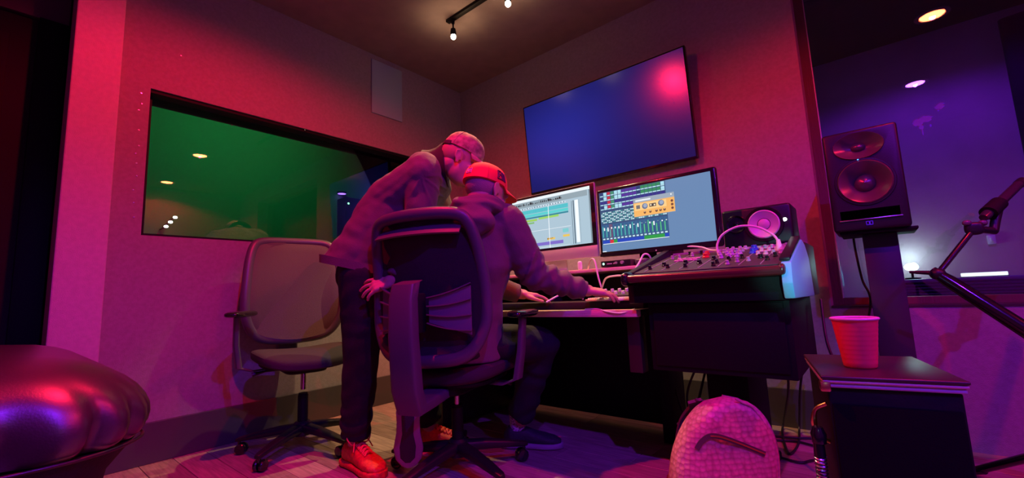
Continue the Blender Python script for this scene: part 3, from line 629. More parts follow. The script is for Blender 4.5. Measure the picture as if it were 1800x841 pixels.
cable('white_cable', [(-1.10, 2.04, 0.81), (-1.04, 1.98, 0.86), (-0.96, 1.93, 0.868), (-0.90, 1.90, 0.866), (-0.865, 1.90, 0.868), (-0.86, 1.99, 0.93), (-0.85, 2.02, 0.965), (-0.83, 2.03, 0.962), (-0.825, 2.06, 0.93)], 0.0045, M['cable_white'], 'white cable draped over the left end of the console')
cable('white_cable', [(-1.33, 1.86, 0.752), (-1.27, 1.95, 0.80), (-1.20, 1.96, 0.82), (-1.165, 1.92, 0.80), (-1.15, 1.93, 0.76)], 0.0045, M['cable_pink'], 'pale cable curling beside the seated man\'s sleeve')
cable('white_cable', [(-1.05, 1.775, 0.717), (-0.98, 1.765, 0.718), (-0.93, 1.752, 0.708), (-0.86, 1.752, 0.70), (-0.80, 1.765, 0.717)], 0.003, M['cable_white'], 'thin white cable lying along the pale desk edge')
cable('white_cable', [(-0.80, 2.20, 0.985), (-0.70, 2.19, 0.998), (-0.62, 2.16, 0.985), (-0.57, 2.12, 0.965), (-0.515, 2.06, 0.955)], 0.0045, M['cable_white'], 'white cable running behind the console knobs')
t = thing('arched_cable', 'pale pink cable arching over the console with a moulded plug', 'cable', (-0.4, 2.05, 0.95))
MB().tube([(-0.52, 2.05, 0.935), (-0.522, 2.055, 0.98), (-0.495, 2.06, 1.025), (-0.43, 2.065, 1.052), (-0.36, 2.065, 1.040), (-0.305, 2.06, 1.0), (-0.288, 2.055, 0.97)], 0.0048, 10, True, 8).build('cord', M['cable_pink'], t)
MB().tube([(-0.288, 2.055, 0.978), (-0.287, 2.053, 0.955), (-0.284, 2.05, 0.938), (-0.282, 2.05, 0.925)], [0.007, 0.010, 0.016, 0.015], 12).build('plug', M['cable_pink'], t)

# small loudspeaker lying on the console bridge
t = thing('small_loudspeaker', 'small black loudspeaker lying on its side behind the console', 'speaker', (-0.40, 2.4, 0.972))
MB().box(-0.552, -0.258, 2.30, 2.50, 0.974, 1.165, 0.014, 3).build('cabinet', M['black_plastic'], t)
MB().lathe([(0.083, 0.0), (0.081, 0.005), (0.068, 0.006), (0.066, 0.0)], (-0.372, 2.30, 1.077), (0, -1, 0), 36).build('woofer_ring', M['black_gloss'], t)
MB().lathe([(0.067, 0.004), (0.062, 0.007), (0.057, 0.003), (0.03, -0.001), (0.026, -0.003), (0.025, -0.001), (0.015, 0.003), (0, 0.004)], (-0.372, 2.298, 1.077), (0, -1, 0), 36).build('woofer_cone', M['cone_pale'], t)
MB().lathe([(0.045, 0.0), (0.042, 0.004), (0.020, -0.008), (0.016, -0.006), (0.010, 0.003), (0, 0.006)], (-0.490, 2.299, 1.092), (0, -1, 0), 28).build('tweeter', M['black_gloss'], t)
MB().ell((-0.286, 2.298, 1.088), (0.008, 0.003, 0.008)).build('indicator', M['led_white'], t)

# big monitor loudspeaker on a stand
t = thing('studio_loudspeaker', 'tall black two-way studio loudspeaker on pedestal before the right window', 'speaker', (0.012, 2.5, 1.01))
SX0, SX1, SY, SZ0, SZ1 = -0.118, 0.142, 2.40, 1.012, 1.461
cut = MB().cyl((0.012, SY-0.05, 1.222), (0.012, SY+0.07, 1.222), 0.0965, None, 44)
cut._faces([[V((0.006+0.0875*math.cos(2*PI*k/40), yy, 1.385+0.0595*math.sin(2*PI*k/40))) for k in range(40)] for yy in (SY-0.05, SY+0.05)])
cut.box(-0.088, 0.112, SY-0.02, SY+0.06, 1.062, 1.102)
carve('cabinet', MB().box(SX0, SX1, SY, SY+0.30, SZ0, SZ1, 0.012, 3), cut, M['black_plastic'], t)
MB().lathe([(0.106, 0.0), (0.104, 0.004), (0.097, 0.0045), (0.096, 0.0)], (0.012, SY, 1.222), (0, -1, 0), 44).build('woofer_ring', M['black_plastic'], t)
MB().lathe([(0.096, 0.002), (0.091, 0.007), (0.083, 0.002), (0.038, -0.045), (0.036, -0.040), (0.022, -0.028), (0, -0.022)], (0.012, SY-0.002, 1.222), (0, -1, 0), 44).build('woofer_cone', M['cone'], t)
wg = MB()
for a, b in ((1.02, 0.0), (0.99, 0.006), (0.92, 0.002), (0.65, -0.018), (0.30, -0.034), (0.26, -0.028), (0.13, -0.020), (0.001, -0.018)): pass
wg._faces([[V((0.006+0.088*a*math.cos(2*PI*k/40), SY-b, 1.385+0.060*a*math.sin(2*PI*k/40))) for k in range(40)] for a, b in ((1.02, 0.0), (0.99, 0.006), (0.92, 0.002), (0.65, -0.018), (0.30, -0.034), (0.26, -0.028), (0.13, -0.020), (0.001, -0.018))], False)
wg.build('tweeter_waveguide', M['cone'], t)
MB().ell((0.0, SY-0.002, 1.3225), (0.004, 0.003, 0.003)).build('indicator', M['led_blue'], t)
MB().box(-0.087, 0.111, SY+0.052, SY+0.059, 1.063, 1.101, 0.001).build('port', M['foam'], t)
MB().box(-0.092, 0.118, SY-0.006, SY, 1.056, 1.061, 0.001).build('port_lip', M['chrome'], t)
bd = MB()
for x in (0.0, 0.0, ): pass
bd.box(-0.004, 0.020, SY-0.003, SY, 1.032, 1.0345).box(-0.004, -0.0015, SY-0.003, SY, 1.032, 1.048).box(0.0175, 0.020, SY-0.003, SY, 1.032, 1.048).box(0.006, 0.0105, SY-0.003, SY, 1.036, 1.048).box(-0.004, 0.020, SY-0.003, SY, 1.0465, 1.049)
bd.build('badge', M['smudge'], t, smooth=False)
t = thing('loudspeaker_stand', 'dark square pedestal stand under the tall studio loudspeaker', 'speaker stand', (0.035, 2.55, 0))
MB().box(-0.025, 0.095, 2.50, 2.60, 0.03, 1.0, 0.004).build('column', mat('stand paint', (0.03, 0.028, 0.035), 0.4), t)
MB().box(-0.10, 0.16, 2.42, 2.68, 1.0, 1.012, 0.003).build('top_plate', M['black'], t)
MB().box(-0.13, 0.20, 2.38, 2.72, 0.0, 0.03, 0.005).build('base_plate', M['black'], t)
cable('black_cable', [(-0.06, 2.72, 1.05), (-0.06, 2.71, 0.95), (-0.05, 2.70, 0.80), (-0.03, 2.69, 0.7), (-0.07, 2.70, 0.5), (-0.08, 2.75, 0.2), (-0.1, 2.8, 0.01)], 0.005, M['cable_black'], 'black cable hanging down behind the loudspeaker stand')

# ------------------------------------------------------------------ swivel chairs
def ring_outline():
    h = [V((x, 0, z)) for x, z in ((0, 1.152), (0.11, 1.150), (0.19, 1.140), (0.228, 1.108), (0.252, 1.02), (0.265, 0.90), (0.272, 0.78), (0.264, 0.68), (0.222, 0.592), (0.15, 0.548), (0, 0.535))]
    r = spline(h, 4); l = [V((-p.x, 0, p.z)) for p in r[1:-1]]
    return [(p.x, p.z) for p in r + l[::-1]]
def back_y(x, z): return -0.275 - 0.10*(z-0.55)/0.6*0.55 + 0.9*x*x*0.8 + 0.03*math.sin((z-0.55)/0.6*PI)
def make_chair(label, dark):
    t = thing('office_chair', label, 'chair')
    w = False
    hub = MB().lathe([(0.045, 0.075), (0.05, 0.09), (0.045, 0.14), (0.034, 0.15)], (0, 0, 0), (0, 0, 1), 24, True).build('base_hub', M['black_plastic'], t, w)
    for k in range(5):
        a = PI/2 + 0.42 + 2*PI*k/5; d = V((math.cos(a), math.sin(a), 0)); s = V((-d.y, d.x, 0))
        secs = [(d*r+V((0, 0, z)), s*ww, V((0, 0, hh))) for r, z, ww, hh in ((0.02, 0.115, 0.032, 0.024), (0.12, 0.108, 0.028, 0.022), (0.24, 0.092, 0.024, 0.017), (0.325, 0.078, 0.020, 0.012), (0.342, 0.075, 0.012, 0.008))]
        lg = MB().loft(secs, 16, 0.6).build('leg', M['black_plastic'], t, w)
        c = MB(); p = d*0.325
        c.cyl(p+V((0, 0, 0.075)), p+V((0, 0, 0.045)), 0.008)
        for q in (-1, 1):
            o = p + s*q*0.016 - d*0.012 + V((0, 0, 0.0285))
            c.lathe([(0.001, -0.011), (0.024, -0.010), (0.0285, -0.005), (0.0285, 0.005), (0.024, 0.010), (0.001, 0.011)], o, s, 20)
        c.build('caster', M['black_gloss'], lg)
    MB().cyl((0, 0, 0.14), (0, 0, 0.29), 0.027).cyl((0, 0, 0.29), (0, 0, 0.30), 0.024).build('column_cover', M['black'], t, w)
    MB().cyl((0, 0, 0.29), (0, 0, 0.41), 0.014).build('gas_spring', M['chrome'], t, w)
    MB().superell((0, -0.03, 0.405), (0.11, 0.16, 0.035), 0.4, 0.4).build('tilt_mechanism', M['black'], t, w)
    MB().tube([(0.10, 0.04, 0.405), (0.20, 0.05, 0.405), (0.26, 0.05, 0.395)], [0.006, 0.006, 0.012], 8).build('lever', M['black_plastic'], t, w)
    st = MB().superell((0, 0.02, 0.465), (0.255, 0.245, 0.043), 0.55, 0.5, None, 48, 20)
    for v in st.bm.verts:
        f = max(0, (v.co.y-0.12)/0.14); v.co.z -= 0.022*f*f
        v.co.z += 0.03*(v.co.x/0.255)**2 - 0.012
    st.build('seat', M['chair_fabric'], t, w)
    MB().superell((0, 0.0, 0.428), (0.215, 0.205, 0.018), 0.5, 0.5).build('seat_pan', M['black'], t, w)
    ol = ring_outline(); n = len(ol)
    rings = []
    for i, (x, z) in enumerate(ol):
        xa, za = ol[i-1]; xb, zb = ol[(i+1) % n]
        d = V((xb-xa, back_y(xb, zb)-back_y(xa, za), zb-za)).normalized(); nrm = V((0, 1, 0)) - d*d.y; nrm.normalize(); o = d.cross(nrm)
        p = V((x, back_y(x, z), z))
        rings.append([p + nrm*0.021*math.cos(b) + o*0.027*math.sin(b) for b in [2*PI*k/12 for k in range(12)]])
    rings.append(rings[0]); fr = MB(); fr._faces(rings, False); bmesh.ops.remove_doubles(fr.bm, verts=fr.bm.verts, dist=1e-5)
    fr.build('back_frame', M['grey_plastic'], t, w, angle=80)
    ms = MB(); K = 9
    rr = [[V((x*f, back_y(x*f, 0.84+(z-0.84)*f)+0.020*(1 if f < 1.0 else 0.3), 0.84+(z-0.84)*f)) for x, z in ol] for f in [1.07]+list(np.linspace(1.03, 0.02, K))]
    ms._faces(rr, True); ms.build('back_mesh', M['mesh_dark'] if dark else M['mesh_fabric'], t, w, angle=80)
    # rear side: head band, lumbar pads with slats, spine
    pts = [V((x, back_y(x, 1.085)-0.014+0.03*0, 1.085-0.10*x*x)) for x in np.linspace(-0.205, 0.205, 15)]
    MB().strip(pts, 0.066, 0.008, (0, 1.1, 1)).build('upper_band', M['grey_plastic'], t, w)
    for q in (-1, 1):
        pp = []
        for u in np.linspace(0, 1, 9):
            x = q*(0.055+0.165*u); zt = 0.80+0.045*u; zb = 0.70-0.055*u
            yb = back_y(x, 0.75)-0.020-0.022*(1-u)
            pp.append([V((x, yb-0.003, zt)), V((x, yb+0.003, zt)), V((x, yb+0.003, zb)), V((x, yb-0.003, zb))])
        pd = MB(); pd._faces(pp); pad = pd.build('lumbar_pad', M['purple_panel'], t, w)
        for k in range(4):
            z0, z1 = 0.800-0.034*k, 0.855-0.064*k
            pts = [V((q*(0.05+0.175*u), back_y(q*(0.05+0.175*u), 0.75)-0.030-0.022*(1-u), z0+(z1-z0)*u-0.008*math.sin(u*PI))) for u in np.linspace(0, 1, 9)]
            MB().strip(pts, 0.005, 0.016, (0, 0.1, 1)).build('slat', M['grey_plastic'], pad)
    sp = MB().loft([((0.012, y-(0.03 if y < -0.3 else 0), z), V((ww, 0, 0)), V((0, hh*c, hh*s))) for y, z, ww, hh, c, s in
                    ((-0.12, 0.40, 0.055, 0.022, 0, 1), (-0.26, 0.385, 0.057, 0.024, 0.15, 1), (-0.345, 0.375, 0.06, 0.03, 0.75, 0.75), (-0.375, 0.45, 0.06, 0.03, 1, 0.1), (-0.395, 0.65, 0.058, 0.030, 1, 0), (-0.395, 0.80, 0.055, 0.028, 1, 0), (-0.375, 0.862, 0.053, 0.03, 1, 0.2), (-0.345, 0.870, 0.050, 0.018, 1, 0.2))], 24, 0.35)
    sp.build('spine', M['grey_plastic'], t, w, angle=50)
    MB().box(-0.055, 0.03, -0.41, -0.29, 0.66, 0.82, 0.006).build('spine_bracket', M['black_plastic'], t, w)
    for q in (-1, 1):
        MB().loft([((q*x, y, z), V((0, a, 0)), V((b, 0, 0))) for x, y, z, a, b in ((0.10, -0.02, 0.412, 0.03, 0.012), (0.25, -0.02, 0.405, 0.032, 0.014), (0.315, -0.01, 0.43, 0.034, 0.016), (0.332, 0.005, 0.55, 0.030, 0.015), (0.336, 0.03, 0.70, 0.026, 0.014))], 16, 0.6).build('arm_post', M['grey_plastic'], t, w)
        ap = MB().superell((0, 0.03, 0), (0.046, 0.135, 0.018), 0.7, 0.6); ap = ap.build('arm_pad', M['black_gloss'], t, w); ap.location = (q*0.332, 0.025, 0.712)
    return t
chair = make_chair('dark office chair seen from behind with the man in the red cap sitting in it', True)
c2 = copy_tree(chair)
chair.location = (-1.568, 1.435, 0); chair.rotation_euler = (0, 0, math.radians(18))
c2.location = (-2.545, 1.165, 0); c2.rotation_euler = (0, 0, math.radians(-102))
c2['label'] = 'empty office chair facing out beside the left wall under the booth window'
for o in (chair, c2): o['group'] = 'swivel office chairs'
for ch in c2.children:
    if not ch.name.startswith(('leg', 'base_hub', 'column_cover')): ch.location.z += 0.045
    if ch.name.startswith('gas_spring'): ch.scale.z = 1.1; ch.location.z = 0.0
    if ch.name.startswith('arm_pad') and ch.location.x > 0: ch.rotation_euler.z = math.radians(-28); ch.location.x -= 0.03
    if ch.name.startswith('back_mesh'):
        ch.data = ch.data.copy(); ch.data.materials[0] = M['mesh_fabric']

# ------------------------------------------------------------------ people
def nz(p, s): return noise.noise(p*s)
def rot_head(rz, pitch, roll=0): return (Matrix.Rotation(rz, 3, 'Z') @ Matrix.Rotation(-pitch, 3, 'X') @ Matrix.Rotation(roll, 3, 'Y'))
def head_prims(mb, c, R):
    P = lambda x, y, z: c + R @ V((x, y, z))
    mb.ell(P(0, -0.012, 0.03), (0.077, 0.098, 0.092), R, 28, 18)
    mb.ell(P(0, 0.020, -0.035), (0.064, 0.078, 0.085), R, 24, 16)
    mb.ell(P(0, 0.035, -0.085), (0.048, 0.052, 0.040), R)
    mb.ell(P(0, 0.074, -0.103), (0.022, 0.018, 0.018), R)
    mb.caps(P(0, 0.088, 0.012), 0.010, P(0, 0.112, -0.028), 0.014); mb.ell(P(0, 0.104, -0.033), (0.019, 0.013, 0.011), R)
    for q in (-1, 1):
        mb.ell(P(q*0.032, 0.080, 0.022), (0.026, 0.014, 0.009), R)
        mb.ell(P(q*0.040, 0.066, -0.025), (0.022, 0.022, 0.018), R)
        mb.ell(P(q*0.030, 0.078, 0.000), (0.015, 0.012, 0.011), R)
        # ear: rim, bowl and lobe
        E = [P(q*0.078, 0.006, -0.018), P(q*0.084, -0.004, 0.010), P(q*0.088, -0.016, 0.024), P(q*0.090, -0.029, 0.014), P(q*0.086, -0.026, -0.010), P(q*0.080, -0.010, -0.034)]
        for a, b in zip(E[:-1], E[1:]): mb.caps(a, 0.0055, b, 0.0055, n=10)
        mb.ell(P(q*0.080, -0.012, -0.004), (0.008, 0.016, 0.026), R); mb.ell(P(q*0.080, -0.008, -0.033), (0.007, 0.009, 0.010), R)
    mb.ell(P(0, 0.094, -0.062), (0.024, 0.009, 0.006), R); mb.ell(P(0, 0.092, -0.074), (0.021, 0.010, 0.007), R)
def hand_prims(mb, wrist, fwd, nrm, thumb_side, curl=(0.35, 0.35, 0.4, 0.45), spread=0.10, s=1.0, thumb_out=0.6):
    f = V(fwd).normalized(); n = V(nrm); n = (n - f*n.dot(f)).normalized(); t = V(thumb_side); t = (t - f*t.dot(f) - n*t.dot(n)).normalized()
    w = V(wrist)
    mb.caps(w - f*0.03*s, 0.026*s, w + f*0.015*s, 0.027*s)
    for i, off in enumerate((0.030, 0.010, -0.010, -0.029)):
        mb.caps(w + f*0.012*s + t*off*0.62*s, 0.0175*s, w + f*(0.088-0.006*abs(i-1.3))*s + t*off*s, 0.0135*s, n=12)
    for i, (off, L) in enumerate(((0.031, 0.074), (0.0105, 0.083), (-0.0105, 0.077), (-0.030, 0.060))):
        p = w + f*(0.088-0.006*abs(i-1.3))*s + t*off*s
        d = (f + t*(spread*(1.4-i))).normalized(); c = curl[i]; r = 0.0094*s
        for k, (fr, bend) in enumerate(((0.46, c*0.5), (0.31, c*1.1), (0.23, c*0.8))):
            d = (Matrix.Rotation(bend, 3, d.cross(n).normalized()) @ d) if False else (d*math.cos(bend) - n*math.sin(bend)).normalized() if k == 0 else rotate_in(d, n, bend)
            q = p + d*L*fr*s; mb.caps(p, r, q, r*0.92, n=10); p, r = q, r*0.92
    p = w + f*0.022*s + t*0.022*s - n*0.006*s; d = (f*0.75 + t*thumb_out - n*0.25).normalized()
    for L, r in ((0.042, 0.0145), (0.032, 0.0112), (0.026, 0.0100)):
        q = p + d*L*s; mb.caps(p, r*s, q, r*0.9*s, n=10); p = q; d = (d + f*0.22).normalized()
def rotate_in(d, n, a):
    m = n - d*n.dot(d)
    if m.length < 1e-4: return d
    m.normalize(); return (d*math.cos(a) - m*math.sin(a)).normalized()
def shoe(parent, heel, toe_dir, up, size, um, sm, lm, prefix='shoe', bow=False, wide=1.0):
    f = V(toe_dir).normalized(); u = V(up); u = (u - f*u.dot(f)).normalized(); s = f.cross(u); h = V(heel); L = size
    P = lambda a, b, c: h + f*a*L + s*b*L + u*c*L
    secs = []
    for a, wd, ht, b in ((-0.02, 0.085, 0.20, 0), (0.06, 0.115, 0.30, 0), (0.20, 0.120, 0.33, 0), (0.36, 0.118, 0.29, 0), (0.52, 0.140, 0.22, 0), (0.72, 0.158, 0.17, 0.005), (0.88, 0.135, 0.13, 0.01), (0.985, 0.06, 0.08, 0.01)):
        secs.append((P(a, b, 0.06+ht/2), s*wd*1.14*wide*L, u*ht/2*L))
    up_o = blob(prefix, MB().loft(secs, 28, 0.8), 0.005, 6, um, parent, lambda p: 0.0012*nz(p, 60))
    so = MB().loft([(P(a, b, 0.05), s*wd*1.2*wide*L, u*0.05*L) for a, wd, b in ((-0.05, 0.05, 0), (-0.03, 0.11, 0), (0.08, 0.138, 0), (0.25, 0.13, 0), (0.45, 0.135, 0), (0.70, 0.168, 0.005), (0.88, 0.145, 0.01), (0.99, 0.085, 0.012), (1.02, 0.03, 0.012))], 24, 0.5)
    so.build('sole', sm, up_o)
    MB().loft([(P(a, 0, -0.002), s*wd*1.15*wide*L, u*0.006*L) for a, wd in ((0.03, 0.02), (0.06, 0.06), (0.15, 0.075), (0.45, 0.065), (0.66, 0.095), (0.85, 0.085), (0.93, 0.03))], 16, 0.6).build('tread', M['dark_shoe'], up_o)
    if lm:
        lc = MB()
        for i in range(5):
            a = 0.34+0.062*i; z = 0.392-0.026*i
            for q in (-1, 1):
                lc.tube([P(a, -q*0.075, z-0.03), P(a+0.02, 0, z+0.015), P(a+0.055, q*0.08, z-0.040)], 0.0045, 8, True, 5)
        if bow:
            for q in (-1, 1):
                lc.tube([P(0.30, 0, 0.39), P(0.26, q*0.10, 0.50), P(0.34, q*0.19, 0.47), P(0.38, q*0.12, 0.37), P(0.31, 0, 0.385)], 0.0035, 8, True, 6)
                lc.tube([P(0.30, 0, 0.39), P(0.40, q*0.10, 0.42), P(0.47, q*0.16, 0.30)], 0.0032, 8, True, 6)
        lc.build('laces', lm, up_o)
        MB().loft([(P(a, 0, z), s*0.06*L, u*0.012*L) for a, z in ((0.22, 0.44), (0.30, 0.39), (0.45, 0.325), (0.58, 0.25))], 14, 0.7).build('tongue', um, up_o)
    return up_o
def cap(parent, c, R, m, brim_len=0.075, tilt=0.0, name='cap', drop=0.0, kk=1.0):
    c0 = c; c = c - R @ V((0, 0, drop))
    Rl = R @ Matrix.Rotation(tilt, 3, 'X')
    P = lambda x, y, z: c + Rl @ V((x*kk, y*kk, z))
    mb = MB(); rings = []
    for a in np.linspace(0.0, PI/2*0.985, 12):
        r = math.cos(a)**0.62; z = 0.048+0.100*math.sin(a)
        rings.append([P(0.0835*r*math.cos(b), -0.010+0.104*r*math.sin(b), z+0.004*math.sin(6*b)*0.15) for b in [2*PI*k/48 for k in range(48)]])
    inner = [[p + (c0-p)*0.02 for p in rings[0]]]
    mb._faces(inner+rings, True)
    cp = mb.build(name, m, parent)
    MB().ell(P(0, -0.010, 0.149), (0.007, 0.007, 0.004), Rl).build('cap_button', m, cp)
    br = MB(); rows = []
    for th in (0.003, -0.0):
        pass
    top, bot = [], []
    N = 21
    def edge(a, f):    # a across -1..1, f 0 inner .. 1 outer
        ang = a*1.12; rin = V((0.083*math.sin(ang), -0.010+0.104*math.cos(ang), 0))
        out = V((0.086*math.sin(ang*0.98)*1.02, -0.010+0.104*math.cos(ang)+brim_len*math.sqrt(max(0, 1-(a*0.98)**2)), 0))
        q = rin.lerp(out, f); q.z = 0.050 - 0.010*f - 0.9*q.x*q.x*(0.6+2.2*f)
        return q
    F = (0, 0.33, 0.66, 1)
    up_r = [[P(*(edge(-1+2*i/(N-1), f))) for i in range(N)] for f in F]
    dn_r = [[P(*(edge(-1+2*i/(N-1), f)-V((0, 0, 0.003)))) for i in range(N)] for f in reversed(F)]
    br._faces(up_r+dn_r+[up_r[0]], False, False)
    br.build('brim', m, cp)
    seams = MB()
    for k in range(6):
        b = PI/2+2*PI*k/6+PI/6*0
        seams.tube([P(0.0845*math.cos(a)**0.62*math.cos(b), -0.010+0.105*math.cos(a)**0.62*math.sin(b), 0.048+0.1008*math.sin(a)) for a in np.linspace(0.02, PI/2*0.95, 9)], 0.0011, 6)
    seams.build('seam', m, cp)
    return cp, P
def cap_point(P, b, a, off=0.001):
    r = math.cos(a)**0.62 if a > 0 else 1
    return P((0.0835+off)*r*math.cos(b), -0.010+(0.104+off)*r*math.sin(b), 0.048+(0.100+off)*math.sin(a))
def eyes(parent, c, R):
    for q in (-1, 1):
        MB().ell(c + R @ V((q*0.030, 0.083, 0.001)), (0.0105, 0.0095, 0.0085), R).build('eye', M['white'], parent)

# ---- the standing man
k = 1.03
def sc(p): return V((p[0]*k, p[1]*k, 0.8+(p[2]-0.8)*k))
F = V((0.743, 0.669, 0)); L = V((-0.669, 0.743, 0)); Z = V((0, 0, 1))
pel = sc((-1.935, 1.19, 0.93))
waist = pel + F*0.050 + Z*0.14; chest = pel + F*0.185 + Z*0.36; mid = pel + F*0.325 - L*0.012 + Z*0.515
hipR, hipL = pel - L*0.09, pel + L*0.09
ankR = V((-2.045, 1.195, 0.105)); kneeR = V((-1.975, 1.185, 0.52)); ankL = V((-1.93, 1.565, 0.10)); kneeL = V((-1.955, 1.47, 0.50))
shR = mid - L*0.185 - Z*0.035; shL = mid + L*0.185 - Z*0.035
elR = sc((-1.60, 1.25, 1.06)); wrR = sc((-1.635, 1.135, 0.885)); elL = shL + V((0.02, 0.06, -0.30)); wrL = elL + V((0.12, 0.06, -0.22))
hc = sc((-1.492, 1.430, 1.462)); HR = rot_head(math.radians(-42), math.radians(26))
mb = MB(); head_prims(mb, hc, HR)
nb = mid + F*0.03 + Z*0.02
mb.caps(nb, 0.068, hc + HR @ V((0, -0.03, -0.03)), 0.060)
mb.caps(shR, 0.05, shL, 0.05); mb.caps(pel, 0.13, waist, 0.12); mb.caps(waist, 0.12, chest, 0.135); mb.caps(chest, 0.13, mid, 0.09)
for a, b, r0, r1 in ((shR, elR, 0.048, 0.040), (elR, wrR, 0.038, 0.026), (shL, elL, 0.048, 0.040), (elL, wrL, 0.038, 0.026), (hipR, kneeR, 0.075, 0.055), (kneeR, ankR, 0.052, 0.036), (hipL, kneeL, 0.075, 0.055), (kneeL, ankL, 0.052, 0.036)): mb.caps(a, r0, b, r1)
hand_prims(mb, wrR, (-0.75, -0.60, -0.22), (0.45, -0.62, 0.55), (0.1, 0.1, 1), (0.35, 0.3, 0.35, 0.4), 0.22, 1.05, 0.9)
hand_prims(mb, wrL, wrL-elL, (0.4, 0.4, 0.6), (0, -1, 0.2), (0.5, 0.5, 0.5, 0.5), 0.08, 1.0)
man = blob('person', mb, 0.0048, 4, M['skin'])
tag(man, 'standing man in camouflage cap and grey pullover leaning over the seated man', 'person')
eyes(man, hc, HR)
# short hair under the cap
hb = MB(); hb.ell(hc + HR @ V((0, -0.020, 0.018)), (0.0785, 0.0945, 0.075), HR, 28, 18)
blob('hair', hb, 0.006, 2, mat('shaved hair', (0.36, 0.17, 0.13), 0.8, bump=(320, 0.6, 0.002)), man)
cp, CP = cap(man, hc, HR, M['camo'], 0.07, -0.05, drop=0.010, kk=1.03)
bd = MB().strip([cap_point(CP, -PI/2+t_, 0.02, 0.0015) for t_ in np.linspace(-0.9, 0.9, 13)], 0.018, 0.002, HR @ V((0, 0, 1))); bd.build('cap_strap', M['jacket_dark'], cp)
# pullover
lat = L; axis = (chest-pel).normalized(); dep_ = lat.cross(axis)*-1
hem = pel + Z*0.035 - F*0.035
tl = MB().loft([(hem, lat*0.195, F*0.178-Z*0.045), (pel+Z*0.09, lat*0.195, F*0.176-Z*0.05), (waist, lat*0.195, F*0.172-Z*0.06), (chest*0.5+waist*0.5, lat*0.20, F*0.168-Z*0.07), (chest, lat*0.205, F*0.155-Z*0.08), (mid-Z*0.02, lat*0.195, F*0.115-Z*0.06), (mid+Z*0.05+F*0.02, lat*0.10, F*0.080-Z*0.03)], 32, 0.85)
tl.caps(shR+F*0.0, 0.088, elR, 0.070); tl.caps(elR, 0.068, wrR-(wrR-elR).normalized()*0.015, 0.046, True, False)
tl.caps(shL, 0.088, elL, 0.070); tl.caps(elL, 0.068, wrL-(wrL-elL).normalized()*0.015, 0.046, True, False)
tl.caps(shR+Z*0.015, 0.078, nb-F*0.02, 0.075); tl.caps(shL+Z*0.015, 0.078, nb-F*0.02, 0.075); tl.caps(shR-Z*0.02, 0.095, chest-L*0.08-F*0.03, 0.13); tl.caps(shL-Z*0.02, 0.095, chest+L*0.08-F*0.03, 0.13)
armax = (elR-shR).normalized()
def fold_s(p):
    d = 0.004*nz(p, 9) + 0.0025*nz(p, 26)
    q = p - shR; a = q.dot(armax)
    # diagonal pull folds from the shoulder down the sleeve and across the back
    an = math.atan2(q.z+0.05, q.dot(F)-0.01); wv = max(0, math.cos(an*9+2.5*nz(p, 9)))**3 - 0.3 if an < 0.4 and an > -2.4 else -0.2
    near = math.exp(-((p-(shR+armax*0.10+F*0.05)).length/0.15)**2)
    d += 0.0065*wv*near*min(1, max(0, (q.length-0.03)/0.06))
    u = p.dot(V((0.5, 0.4, -0.75))); d += 0.004*(abs(math.sin(u*34+3*nz(p, 5)))-0.6)
    back = math.exp(-((p-waist+F*0.1).length/0.22)**2)
    d += 0.005*math.sin(p.dot(V((0.3, 0.2, 1.0)))*48+4*nz(p, 6))*back
    e = math.exp(-((p-elR).length/0.10)**2); d += 0.005*math.sin((p-elR).dot(armax)*140)*e
    return d
top = blob('pullover', tl, 0.0065, 9, M['jacket'], man, fold_s)
# hem band, collar
MB().loft([(hem-Z*0.014, lat*0.200, F*0.183-Z*0.045), (hem+Z*0.026, lat*0.202, F*0.184-Z*0.046)], 40, 0.85).build('hem_band', M['jacket'], top)
cl = MB()
ca = (hc-nb).normalized(); cxv = lat; cyv = ca.cross(cxv).normalized(); co = nb + ca*0.005 - F*0.015
rr = []
for z_, rx, ry in ((-0.05, 0.115, 0.120), (0.0, 0.098, 0.105), (0.045, 0.094, 0.104), (0.085, 0.100, 0.114), (0.100, 0.103, 0.118), (0.095, 0.097, 0.110), (0.06, 0.088, 0.094), (0.0, 0.085, 0.088)):
    rr.append([co + ca*(z_+0.014*math.cos(b-PI/2*0)*0) + cxv*rx*math.cos(b) + cyv*ry*math.sin(b) for b in [2*PI*i/40 for i in range(40)]])
cl._faces(rr, False); cl.build('collar', M['jacket_dark'], top, angle=70)
# trousers
tb = MB().ell(pel-Z*0.0, (0.165, 0.150, 0.13)); 
for h_, kn, an in ((hipR, kneeR, ankR), (hipL, kneeL, ankL)):
    tb.caps(h_, 0.112, kn, 0.086); tb.caps(kn, 0.086, an+Z*0.035, 0.072, True, False)
tb.ell(pel - F*0.05 - Z*0.03, (0.095, 0.095, 0.10))
blob('trousers', tb, 0.009, 8, M['trousers'], man, lambda p: 0.006*nz(p, 10)+0.004*math.sin(p.z*70+5*nz(p, 6))*(1 if p.z < 0.3 else 0.3))
sd = V((0.99, -0.02, 0)).normalized()
shoe(man, ankR - Z*0.105 - sd*0.075, sd, (0, 0, 1), 0.315, M['red_shoe'], M['red_shoe'], M['red_lace'], bow=True)
sd2 = V((0.80, 0.55, 0)).normalized()
shoe(man, ankL - Z*0.10 - sd2*0.07, sd2, (0, 0, 1), 0.30, M['red_shoe'], M['red_shoe'], M['red_lace'])

